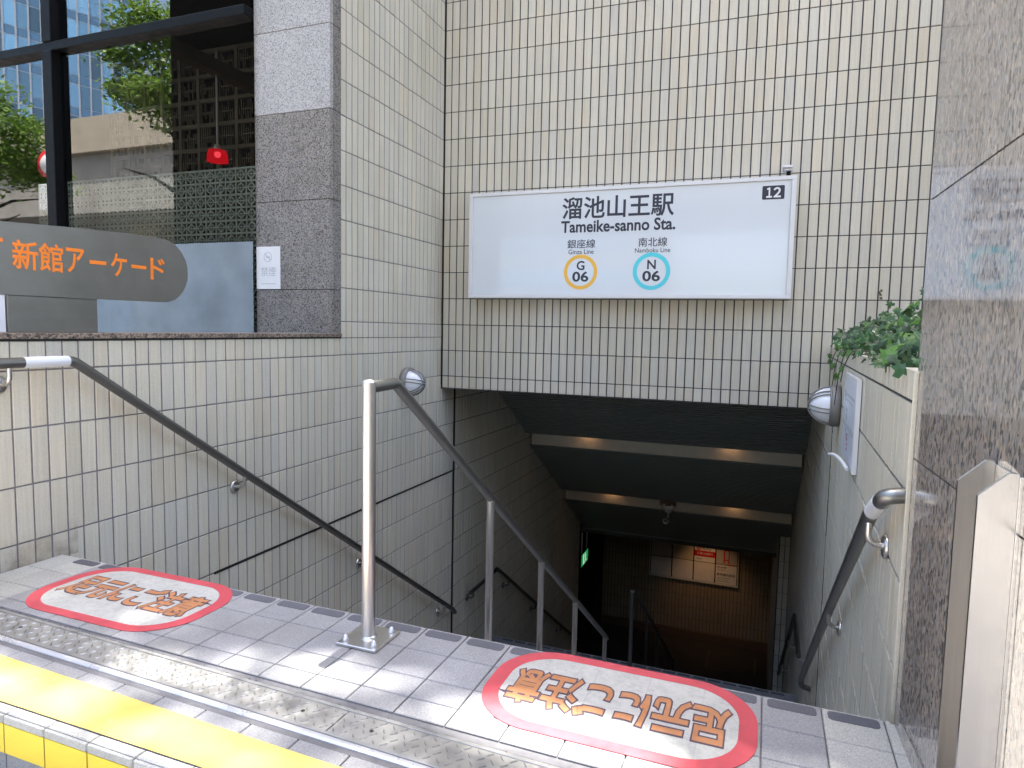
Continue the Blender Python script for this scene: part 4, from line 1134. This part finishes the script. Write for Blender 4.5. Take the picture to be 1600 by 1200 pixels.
for k in range(N):
    x = random.uniform(-2.6, 3.6); y = random.uniform(-1.1, .06); z = TOP + random.uniform(.08, .40)
    f = Vector((x, y, z)) - sdn * (z - ZF)
    if random.random() > cover(f.x, f.y) / 5.: continue
    sz = random.uniform(.045, .07); zz = Vector((random.gauss(0, .35), random.gauss(0, .35), 1)).normalized(); u = zz.orthogonal().normalized(); u = Matrix.Rotation(random.uniform(0, 6.3), 3, zz) @ u; w = zz.cross(u)
    p = Vector((x, y, z)); m.face([p - u * sz, p - w * sz * .6, p + u * sz, p + w * sz * .6])
m.build('foliage', M_leaf, hg)
m = MB(); m.box(-2.6, 3.0, .08, .30, TOP + .0605, TOP + .14); m.build('gobo_trough', M_mortar, hg)  # trough belonging to the added leaf layer

# ================================================================== LIGHT, SKY, CAMERA
sd = Vector((.036, .2217, 1.0)).normalized()
el = math.asin(sd.z); az = math.atan2(sd.x, sd.y)
W_ = bpy.data.worlds.new('World'); S.world = W_; W_.use_nodes = True
nt_ = W_.node_tree; nt_.nodes.clear()
sky = nt_.nodes.new('ShaderNodeTexSky'); sky.sky_type = 'NISHITA'; sky.sun_disc = False
sky.sun_elevation = el; sky.sun_rotation = az; sky.air_density = 1.0; sky.dust_density = 3.5; sky.ozone_density = .3
bg = nt_.nodes.new('ShaderNodeBackground'); bg.inputs[1].default_value = .15
ow = nt_.nodes.new('ShaderNodeOutputWorld'); nt_.links.new(sky.outputs[0], bg.inputs[0]); nt_.links.new(bg.outputs[0], ow.inputs[0])
sl = bpy.data.lights.new('sun', 'SUN'); sl.energy = 4.2; sl.angle = math.radians(.45); sl.color = (1, .95, .87)
so = bpy.data.objects.new('sun', sl); COL.objects.link(so); so.rotation_euler = sd.to_track_quat('Z', 'Y').to_euler(); so.location = (0, -5, 20)

cam = bpy.data.cameras.new('camera'); cam.sensor_width = 36; cam.lens = 23.405; cam.clip_start = .02; cam.clip_end = 1500
co = bpy.data.objects.new('camera', cam); COL.objects.link(co)
Rr = [[0.933215580939576, 0.35872001594113895, 0.02070337302950017], [0.0489070590590965, -0.0697275911837036, -0.9963664800674039], [-0.35597300328227094, 0.9308372646122991, -0.08261481551933055]]
Cc = (2.699117, -5.290891, .428026)
MM = Matrix.Identity(4)
for i in range(3): MM[i][0] = Rr[0][i]; MM[i][1] = -Rr[1][i]; MM[i][2] = -Rr[2][i]; MM[i][3] = Cc[i]
co.matrix_world = MM; S.camera = co
S.view_settings.view_transform = 'Standard'; S.view_settings.look = 'None'; S.view_settings.gamma = 1; S.view_settings.use_curve_mapping = False
S.view_settings.exposure = 2.68
S.cycles.max_bounces = 8; S.cycles.diffuse_bounces = 4; S.cycles.glossy_bounces = 4; S.cycles.transparent_max_bounces = 16
S.cycles.caustics_reflective = False; S.cycles.caustics_refractive = False
S.cycles.use_denoising = True
